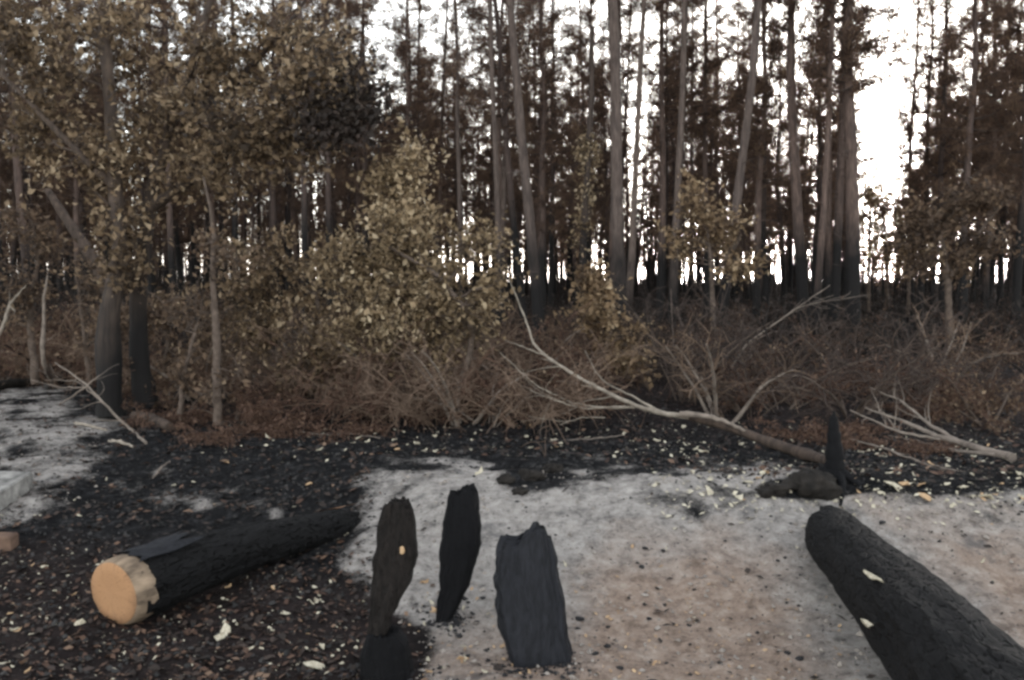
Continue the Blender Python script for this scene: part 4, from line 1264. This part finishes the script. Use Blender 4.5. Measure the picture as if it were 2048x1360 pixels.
def lying(name, A, B, rA, rB, seed, m_end, m_side, label, end_len=0.0, rag=.05, cat='log', nseg=64, n=64):
    """log lying from A (near) to B; the near end is a clean cut when m_end is given"""
    A, B = Vector(A), Vector(B)
    ax = (B - A); L = ax.length
    root = empty(name, A)
    q = ax.to_track_quat('Y', 'Z')
    root.rotation_mode = 'QUATERNION'; root.rotation_quaternion = q
    th = np.arange(nseg) * 2 * math.pi / nseg
    ys = np.linspace(end_len, L, n)
    V = []
    for y in ys:
        t = y / L
        r = rA * (1 - t) + rB * t
        gr = 1 + 0.12 * fbm(np.cos(th) * 1.6, np.sin(th) * 1.6, np.full(nseg, y * 1.3), octv=3, seed=seed) + 0.10 * fbm(np.cos(th) * 6, np.sin(th) * 6, np.full(nseg, y * 5.), octv=4, seed=seed + 4, gain=.6)
        tip = smooth(0.90, 1.0, t)
        r = r * (1 - .45 * tip ** 2)
        yy = y + rag * fbm(np.cos(th) * 2, np.sin(th) * 2, octv=2, seed=seed) * tip * 2
        V.append(np.stack([r * gr * np.cos(th), yy + 0 * th, r * gr * np.sin(th) + .02 * math.sin(t * 5 + seed)], 1))
    V = np.array(V)
    # near sooty lip
    r1 = V[0].copy(); c1 = np.array([0, end_len, 0])
    lip = c1 + (r1 - c1) * .2; lip[:, 1] += .0
    last = V[-1]; lc = last.mean(0)
    fin = lc + (last - lc) * .45; fin[:, 1] += .03
    allr = np.vstack([lip[None], V, fin[None]])
    n_ = len(allr)
    i = np.arange(n_ - 1)[:, None] * nseg; j = np.arange(nseg)[None]; k = (j + 1) % nseg
    Q = np.stack([i + j, i + k, i + k + nseg, i + j + nseg], -1).reshape(-1, 4)
    mb = MB()
    allv = np.vstack([allr.reshape(-1, 3), lip.mean(0)[None], fin.mean(0)[None]])
    nc = n_ * nseg; lb = (n_ - 1) * nseg
    tri = [[nc, (a + 1) % nseg, a, a] for a in range(nseg)] + [[nc + 1, lb + a, lb + (a + 1) % nseg, lb + (a + 1) % nseg] for a in range(nseg)]
    mb.add(allv, np.vstack([Q, tri]))
    mb.build('charred_bark', m_side, root)
    return root

# sawn log at the left
pa, pb = gp(215, 1266), gp(700, 1062)
A = pa + Vector((0.0, .10, .19)); B = Vector((pb.x, pb.y + .1, pb.z + .075))
log = lying('sawn_log', A, B, .205, .095, 31, True, 'charred_wood_lying', '', end_len=.10)
tag(log, 'charred log with a fresh orange sawn end, lying at lower left', 'log')
# collar of stripped pale wood behind the cut; the saw went through askew
SKEW = .27
th = np.arange(64) * 2 * math.pi / 64
mb = MB()
V = []
for y, rf in ((-0.004, .88), (.004, .925), (.03, .95), (.06, .965), (.085, .975), (.115, .93)):
    gr = 1 + .015 * fbm(np.cos(th) * 3, np.sin(th) * 3, octv=2, seed=3)
    yy = y + (.02 * fbm(np.cos(th) * 4, np.sin(th) * 4, octv=3, seed=9) if y > .08 else 0)
    V.append(np.stack([(.205) * rf * gr * np.cos(th), yy + SKEW * (.205) * rf * np.cos(th), (.205) * rf * gr * np.sin(th)], 1))
V = np.array(V); i = np.arange(5)[:, None] * 64; j = np.arange(64)[None]; k = (j + 1) % 64
mb.add(V, np.stack([i + j, i + k, i + k + 64, i + j + 64], -1).reshape(-1, 4))
mb.build('stripped_collar', 'stripped_wood', log)
mb = MB()
rr = [0.001, .06, .12, .177, .1804]; V = []
for k_, r in enumerate(rr):
    gr = 1 + .015 * fbm(np.cos(th) * 3, np.sin(th) * 3, octv=2, seed=3) * (r / .18)
    z_ = -.010 + .004 * fbm(np.cos(th) * r * 20, np.sin(th) * r * 20, octv=2, seed=6) + (.006 if k_ == 4 else 0)
    V.append(np.stack([r * gr * np.cos(th), r * gr * np.sin(th), -z_ - SKEW * r * np.cos(th)], 1))
V = np.array(V); i = np.arange(4)[:, None] * 64
mb.add(V, np.stack([i + j, i + j * 0 + (j + 1) % 64, i + (j + 1) % 64 + 64, i + j + 64], -1).reshape(-1, 4))
o = mb.build('sawn_face', 'sawn_wood', log); o.rotation_euler = (R(90), 0, 0)
# loose grey bark flake standing off the top behind the cut
mb = MB(); V = []; fs = []
for a in range(9):
    for b_ in range(7):
        an = R(58 + a * 8); y = .11 + .03 * math.sin(a * 1.7) + b_ * (.055 + .012 * math.sin(a * 2.3))
        r = .214 + .007 * math.sin(a * 2.1 + b_ * 1.3) + .018 * (b_ / 6) ** 2
        V.append((r * math.cos(an), y, r * math.sin(an)))
for sft in (0, 63):
    for a in range(8):
        for b_ in range(6):
            q = [a * 7 + b_ + sft, a * 7 + b_ + 1 + sft, (a + 1) * 7 + b_ + 1 + sft, (a + 1) * 7 + b_ + sft]
            fs.append(q)
V = V + [(x * .95, y, z * .95) for x, y, z in V]
mb.add(V, fs); mb.build('bark_flake', 'slate_char', log)
# peeled orange streak near the far end, on the upper side
mb = MB()
V = []
for t in np.linspace(0, 1, 12):
    y = 1.40 + .42 * t
    w_ = .28 * math.sin(math.pi * min(1, t * 1.05 + .02)) * (1 + .4 * math.sin(t * 17)) + .02
    L_ = (B - A).length
    r = (.205 * (1 - y / L_) + .095 * y / L_) * 1.05 + .003
    for s_ in (-1, 0, 1):
        a = R(112) + s_ * w_
        V.append((r * math.cos(a), y, r * math.sin(a) + .02 * math.sin(y / L_ * 5 + 31)))
fs = []
for a in range(11):
    for b_ in range(2):
        fs.append([a * 3 + b_, a * 3 + b_ + 1, a * 3 + b_ + 4, a * 3 + b_ + 3])
mb.add(V, fs); mb.build('peeled_patch', 'orange_inner_bark', log)

# big charred log at the right, lying towards the viewer
pa = gpx(1918, 3.7); pb = gp(1648, 1105)
pa = pa + (pa - pb) * .5; pa.z = -.38
big = lying('charred_log', pa + Vector((0, 0, .20)), pb + Vector((.03, .12, .17)), .295, .175, 44, False, 'charred_wood_lying', '', rag=.05)
tag(big, 'big black charred log running towards the viewer at lower right', 'log')
for (a, b_, w_, l_, rz, lb, mm) in [(1752, 1158, .028, .115, .1, 'long pale wood chip lying on the big charred log, upper of two', 'wood_chip'),
                            (1737, 1248, .030, .085, -.15, 'pale wood chip lying on the big charred log, lower of two', 'wood_chip')]:
    pass

# small burnt stump
g_ = gp(1668, 955)
mb = MB()
rng0 = np.random.default_rng(8)
P = [(0, 0, -.05), (0, 0, .03), (.005, 0, .10), (.0, 0, .2), (-.01, 0, .32), (-.015, 0, .42), (-.012, 0, .50)]
mb.tube(interp_path([(*p, r) for p, r in zip(P, (.17, .12, .075, .055, .045, .034, .006))], 20)[:, :3], interp_path([(*p, r) for p, r in zip(P, (.17, .12, .075, .055, .045, .034, .006))], 20)[:, 3] * (1 + .12 * rng0.normal(size=20)), 12)
for a in range(7):
    an = a * .9 + rng0.uniform(-.2, .2)
    q = path(rng0, (0, 0, .06), (math.cos(an), math.sin(an), -.25), rng0.uniform(.25, .5), 5, .15, (0, 0, -.2))
    mb.tube(q, np.linspace(.045, .012, 6), 6)
o = mb.build('burnt_stump', 'charred_wood'); o.location = g_
tag(o, 'small pointed black stump with spread roots on the crest of the ash bank', 'stump')
mb = lump(77, .20, .15, .10, 40, 22, .35); o = mb.build('root_clod', 'soil_root'); o.location = gp(1620, 978) + Vector((0, 0, .02))
tag(o, 'dark clod of burnt roots and soil left of the small pointed stump', 'root clod')
mb = lump(78, .12, .10, .05, 36, 20, .4); o = mb.build('root_clod', 'soil_root'); o.location = gp(1548, 984) + Vector((0, 0, .01))
tag(o, 'smaller dark clod at the ash edge further left of the stump', 'root clod')
for sd, (a, b_, s_) in enumerate([(1010, 962, .10), (1062, 955, .13), (1105, 940, .11), (1040, 985, .08)]):
    mb = lump(90 + sd, s_ * .8, s_ * .7, s_ * .4, 32, 18, .4)
    o = mb.build('burnt_clod', 'soil_root'); o.location = gp(a, b_)
    tag(o, 'dark clod of burnt soil in the black patch on the ash crest behind the posts', 'clod', 'clods in the black patch on the ash crest')

# grey slab and brown block at the left edge
def slab(name, corners_px, h, m_, label, cat, drop=.03):
    P = [gp(a, b_) for a, b_ in corners_px]
    org = sum(P, Vector()) / 4
    top = max(p.z for p in P)
    mb = MB(); V = []
    for inset, z in ((0, -drop), (0, h - .012), (.012, h)):
        for p in P:
            d = (p - org); d.z = 0
            q = d * (1 - inset / d.length)
            V.append((q.x, q.y, top - org.z + z + (p.z - top) * .6))
    fs = []
    for l in range(2):
        for a in range(4):
            fs.append([l * 4 + a, l * 4 + (a + 1) % 4, l * 4 + 4 + (a + 1) % 4, l * 4 + 4 + a])
    fs.append([8, 9, 10, 11]); fs.append([3, 2, 1, 0])
    mb.add(V, fs); o = mb.build(name, m_, smooth=False); o.location = org
    return tag(o, label, cat)
slab('concrete_slab', [(-160, 1040), (-8, 1030), (66, 975), (-60, 968)], .12, 'grey_concrete', 'pale grey concrete slab with broken corner at the left edge', 'slab')
slab('wood_block', [(-60, 1104), (22, 1102), (38, 1090), (-50, 1088)], .085, 'brown_block', 'small brown wooden block at the left edge below the grey slab', 'block')

# ------------------------------------------------------------------ chips, charcoal, litter
def chip_mesh(seed, mname):
    rng = np.random.default_rng(seed)
    n = 7
    a = np.sort(rng.uniform(0, 2 * math.pi, n)); a = np.arange(n) * 2 * math.pi / n + rng.uniform(-.3, .3, n)
    r = rng.uniform(.7, 1.1, n)
    el = rng.uniform(.22, .6)
    x = r * np.cos(a) * .5; y = r * np.sin(a) * .5 * el
    z = .24 * rng.normal(size=n) * .5
    th = .07
    top = np.stack([x, y, z + th], 1); bot = np.stack([x * .95, y * .95, z], 1)
    ct = np.array([[0, 0, z.mean() + th + .03], [0, 0, z.mean()]])
    V = np.vstack([top, bot, ct])
    fs = []
    for i in range(n):
        k = (i + 1) % n
        fs += [[2 * n, i, k, k], [2 * n + 1, n + k, n + i, n + i], [i, n + i, n + k, k]]
    return V, np.array(fs)
CH = [chip_mesh(200 + i, '') for i in range(12)]
chip_ob = {}
for i, (V, fs) in enumerate(CH):
    for mm in ('wood_chip', 'tan_wood_chip'):
        me_b = MB(); me_b.add(V, fs)
        o = me_b.build('wood_chip', mm, smooth=False)
        chip_ob[(i, mm)] = o.data
        bpy.data.objects.remove(o)

def ground_frame(x, y):
    e = .04
    z = Hf(x, y)
    n = Vector((Hf(x - e, y) - Hf(x + e, y), Hf(x, y - e) - Hf(x, y + e), 2 * e)).normalized()
    return z, n

def put_chip(x, y, z, n, s, mm, label, group, rng, cat='wood chip', tilt=.25):
    me = chip_ob[(rng.randrange(12), mm)]
    o = bpy.data.objects.new('wood_chip', me)
    C.objects.link(o)
    nn = (n + Vector((rng.gauss(0, tilt), rng.gauss(0, tilt), 0))).normalized()
    q = nn.to_track_quat('Z', 'Y') @ Quaternion((0, 0, 1), rng.uniform(0, 6.28))
    o.rotation_mode = 'QUATERNION'; o.rotation_quaternion = q
    o.location = (x, y, z + .004 + .1 * s * tilt)
    o.scale = (s, s, s * rng.uniform(.7, 1.1))
    tag(o, label, cat, group)
    return o

crng = random.Random(55)
ZONES = [ # px range, py range, count, size range, tan share, name
 ((1380, 2060), (868, 1010), 105, (.045, .13), .2, 'pale wood chip on the dark ground behind the ash bank at right'),
 ((520, 1380), (850, 905), 45, (.045, .10), .15, 'pale wood chip on the black ground below the twig tangle'),
 ((0, 720), (880, 1090), 16, (.03, .07), .2, 'pale wood chip on the black bank at left'),
 ((0, 160), (1100, 1350), 22, (.035, .08), .3, 'pale wood chip on the litter left of the sawn log'),
 ((330, 720), (1130, 1350), 34, (.03, .09), .25, 'pale wood chip on the litter right of the sawn log'),
 ((830, 1010), (1160, 1355), 26, (.03, .085), .45, 'wood chip on the pale ash between the narrow black post and the bottom edge'),
 ((1150, 1620), (1060, 1355), 24, (.02, .055), .5, 'wood chip on the pinkish ash between slab and big charred log'),
 ((1900, 2060), (1050, 1200), 6, (.03, .07), .3, 'wood chip on the ash right of the big charred log'),
]
kept = {}
for (xr, yr, n, sr, tn, lb) in ZONES:
    for k in range(n):
        px, py = crng.uniform(*xr), crng.uniform(*yr)
        if 160 < px < 420 and 1080 < py < 1290: continue
        if py > 1040 and 1600 + (py - 1040) * .35 < px < 1740 + (py - 1040) * .85: continue
        if px > 1380 and py < 1010 and py < 880 + (px - 1380) * .02: continue
        if 700 < px < 840 and py > 1000: continue
        g_ = gp(px, py)
        z, nn = ground_frame(g_.x, g_.y)
        s = sr[0] + (sr[1] - sr[0]) * crng.random() ** 2.2
        put_chip(g_.x, g_.y, z, nn, s, 'tan_wood_chip' if crng.random() < tn else 'wood_chip', lb, lb.replace('wood chip', 'wood chips', 1), crng)
# single chips that stand out
for (px, py, s, mm, lb) in [
 (447, 1272, .15, 'wood_chip', 'large pale wood chip lying alone below the right side of the sawn log'),
 (160, 1036, .06, 'wood_chip', 'round cream chip on the black bank above the sawn log'),
 (347, 972, .05, 'wood_chip', 'small cream chip near the middle of the black bank'),
 (630, 1338, .13, 'wood_chip', 'long pale chip at the bottom edge left of the foot block'),
 (958, 948, .10, 'wood_chip', 'cream chip on the ash crest above the narrow black post'),
 (546, 1180, .06, 'tan_wood_chip', 'orange-tan chip on the litter beneath the charred log'),
 (130, 1335, .07, 'wood_chip', 'squarish pale chip near the bottom left corner'),
 (1130, 1130, .07, 'wood_chip', 'cream chip just right of the broad charred slab'),
 (1975, 1000, .14, 'wood_chip', 'broad pale chip on the grey strip near the right edge'),
 (1790, 978, .17, 'wood_chip', 'longest pale chip behind the big charred log'),
 (1850, 1000, .12, 'tan_wood_chip', 'orange-tan flake on the grey strip behind the big charred log')]:
    g_ = gp(px, py); z, nn = ground_frame(g_.x, g_.y)
    put_chip(g_.x, g_.y, z + .004, nn, s, mm, lb, None, crng, tilt=.12)
# the two on the big log: dropped on its upper surface
def on_log(px, py, A_, B_, rA, rB):
    d = ray(px, py).normalized(); o_ = Vector((0, 0, CAMZ)); ax = (B_ - A_); L = ax.length; ax = ax / L
    for k in range(3000):
        p = o_ + d * (3 + k * .002)
        t = (p - A_).dot(ax) / L
        c_ = A_ + ax * (t * L)
        r = rA * (1 - t) + rB * t
        if (p - c_).length < r * 1.05:
            return p, (p - c_).normalized()
    return o_ + d * 5, Vector((0, 0, 1))
for (px, py, s, lb) in [(1752, 1158, .13, 'long pale wood chip lying on the big charred log, upper of two'), (1737, 1248, .10, 'pale wood chip lying on the big charred log, lower of two')]:
    p, nn = on_log(px, py, pa + Vector((0, 0, .20)), pb + Vector((.03, .12, .17)), .295, .175)
    o = put_chip(p.x, p.y, p.z, nn, s, 'wood_chip', lb, None, crng, tilt=0.05)
    o.rotation_quaternion = nn.to_track_quat('Z', 'Y') @ Quaternion((0, 0, 1), math.pi / 2 * 0 + .1)
    o.location = p + nn * .003
    o.scale = (s * 1.5, s * .75, s)

# charcoal lumps on the ash
lumps = [lump(300 + i, 1, .75, .5, 8, 5, .25) for i in range(5)]
lmesh = []
for l in lumps:
    o = l.build('charcoal_lump', 'charcoal_lump', smooth=False); lmesh.append(o.data); bpy.data.objects.remove(o)
LP = [(1290, 1098, .022), (1326, 1106, .020), (1284, 1138, .022), (1275, 1128, .014), (1314, 1178, .018), (1330, 1212, .018), (1298, 1243, .020), (1348, 1252, .014), (1216, 1256, .016),
      (1160, 1242, .026), (1215, 1296, .022), (1190, 1310, .020), (1764, 1048, .026), (966, 1200, .018), (935, 1315, .022), (1240, 1340, .022), (850, 1250, .014),
      (1600, 1320, .028), (1575, 1308, .02), (1410, 1120, .012), (1010, 1352, .02), (1555, 1125, .018), (1570, 1118, .014), (1380, 1290, .012), (1440, 1330, .014), (880, 1340, .018)]
for k, (px, py, s) in enumerate(LP):
    g_ = gp(px, py)
    o = bpy.data.objects.new('charcoal_lump', lmesh[k % 5]); C.objects.link(o)
    o.location = g_ + Vector((0, 0, s * .25)); o.scale = (s * crng.uniform(.8, 1.3), s, s * crng.uniform(.6, 1)); o.rotation_euler = (crng.uniform(-.3, .3), 0, crng.uniform(0, 6))
    tag(o, 'small black charcoal lump lying on the pale ash', 'charcoal', 'charcoal lumps on the pale ash')

def litter(name, label, cat, n, sampler, size, m_, seed, flat=.35, narrow=.5, lift=.006, off_ash=True):
    rng = np.random.default_rng(seed)
    x, y = sampler(rng, n)
    z = H(x, y)
    if off_ash:
        lx, ly = proj(x, y, z)
        k_ = ~((lx > 745) & (ly > 915 + np.maximum(0, lx - 1100) * .1)) | (rng.random(n) < .05)
        x, y, z = x[k_], y[k_], z[k_]
    mb = MB()
    n = len(x)
    a = rng.uniform(0, 6.28, n)
    d = np.stack([np.cos(a), np.sin(a), rng.normal(size=n) * flat], 1); d /= np.linalg.norm(d, axis=1, keepdims=True)
    s_ = np.stack([-np.sin(a), np.cos(a), rng.normal(size=n) * flat], 1)
    L = size * (.4 + 1.2 * rng.random((n, 1)) ** 2); W = L * narrow * .5
    c = np.stack([x, y, z + lift + L[:, 0] * flat * .3], 1)
    V = np.stack([c - d * L * .5, c - s_ * W, c + d * L * .5, c + s_ * W + np.array([0, 0, 1]) * W * .3], 1).reshape(-1, 3)
    b_ = np.arange(n)[:, None] * 4
    mb.add(V, np.concatenate([b_ + np.array([[0, 1, 2, 2]]), b_ + np.array([[0, 2, 3, 3]])]), 0, np.repeat(rng.random(n), 4))
    return tag(mb.build(name, m_), label, cat, kind='stuff')
def wedge(y0, y1, k=.66):
    def f(rng, n):
        y = y0 + (y1 - y0) * rng.random(n) ** 1.3
        return (rng.random(n) * 2 - 1) * (y * k + .8), y
    return f
def in_zone(zx, zy):
    def f(rng, n):
        xs, ys = [], []
        for k in range(n):
            g_ = gp(rng.uniform(*zx), rng.uniform(*zy)); xs.append(g_.x + rng.normal() * .05); ys.append(g_.y + rng.normal() * .08)
        return np.array(xs), np.array(ys)
    return f
litter('leaf_litter', 'scattered burnt leaf and bark litter over the black ground', 'litter', 26000, wedge(3.4, 20), .05, 'charred_leaves', 61)
litter('leaf_litter', 'dry brown leaves strewn on the wood floor and bank', 'litter', 5200, wedge(6.6, 22), .06, 'rusty_bracken', 62)
litter('leaf_litter', 'reddish leaf litter around the sawn log', 'litter', 2200, in_zone((-60, 860), (1090, 1400)), .04, 'rusty_bracken', 63)
litter('chip_crumbs', 'tiny pale wood crumbs on the dark ground at right', 'wood crumbs', 900, in_zone((1300, 2100), (850, 1040)), .04, 'wood_chip', 64, off_ash=False)
litter('chip_crumbs', 'tiny pale wood crumbs on the litter at lower left', 'wood crumbs', 420, in_zone((-40, 860), (1090, 1380)), .025, 'wood_chip', 65)
litter('chip_crumbs', 'tiny pale crumbs below the twig tangle', 'wood crumbs', 320, in_zone((450, 1400), (820, 930)), .035, 'wood_chip', 66)
litter('chip_crumbs', 'tan crumbs on the ash near the bottom edge', 'wood crumbs', 420, in_zone((840, 1700), (1180, 1400)), .022, 'tan_wood_chip', 67, off_ash=False)

def crumbs(name, label, cat, n, sampler, s0, s1, m_, seed, ash_only=0):
    rng = np.random.default_rng(seed)
    x, y = sampler(rng, n)
    z = H(x, y); lx, ly = proj(x, y, z)
    on_ash = (lx > 750) & (ly > 940 + np.maximum(0, lx - 1100) * .1)
    on_ash |= (lx < 200) & (ly < 1010)
    k_ = on_ash if ash_only == 1 else (~on_ash if ash_only == -1 else np.ones(n, bool))
    x, y, z = x[k_], y[k_], z[k_]; n = len(x)
    O = np.array([[1, 0, 0], [0, 1, 0], [-1, 0, 0], [0, -1, 0], [0, 0, 1], [0, 0, -1]], float)
    s_ = s0 + (s1 - s0) * rng.random(n) ** 4
    V = O[None] * (s_[:, None, None] * (.5 + .8 * rng.random((n, 6, 1)))) + rng.normal(size=(n, 6, 3)) * s_[:, None, None] * .2
    V[:, :, 2] *= .7
    V += np.stack([x, y, z + s_ * .2], 1)[:, None]
    T = np.array([[0, 1, 4, 4], [1, 2, 4, 4], [2, 3, 4, 4], [3, 0, 4, 4], [1, 0, 5, 5], [2, 1, 5, 5], [3, 2, 5, 5], [0, 3, 5, 5]])
    mb = MB(); mb.add(V.reshape(-1, 3), (np.arange(n)[:, None, None] * 6 + T[None]).reshape(-1, 4))
    return tag(mb.build(name, m_, smooth=False), label, cat, kind='stuff')
simple('ash_crumb', (0.13, 0.11, 0.098), (0.36, 0.32, 0.285), 3)
simple('dark_ash_crumb', (0.008, 0.008, 0.008), (0.062, 0.059, 0.058), 2.5)
crumbs('ash_crumbs', 'small pale crumbs and clods of ash over the ash bank', 'ash crumbs', 9000, wedge(3.6, 9.5), .004, .022, 'ash_crumb', 81, 1)
crumbs('char_crumbs', 'black charcoal crumbs sprinkled over the pale ash', 'charcoal crumbs', 4200, wedge(3.6, 9.5), .003, .018, 'charcoal_lump', 82, 1)
crumbs('char_clods', 'dark lumps of burnt soil covering the black bank', 'burnt soil', 30000, wedge(3.6, 12), .005, .026, 'dark_ash_crumb', 83, -1)
for k, (px, py, rx) in enumerate([(892, 1240, 34), (1085, 1338, 90), (775, 1352, 70)]):
    crumbs('char_crumbs', 'charcoal bits heaped round the foot of the %s post' % ['narrow black', 'broad charred', 'brown-barked'][k], 'charcoal crumbs', 260,
           in_zone((px - rx, px + rx), (py - 14, py + 12)), .005, .024, 'charcoal_lump', 90 + k)

# prototypes nobody placed would stand at the origin: remove them
for fam in (protos, shr):
    for lst in fam.values():
        for p in lst:
            if p.name not in used:
                for ch in list(p.children):
                    bpy.data.objects.remove(ch)
                bpy.data.objects.remove(p)
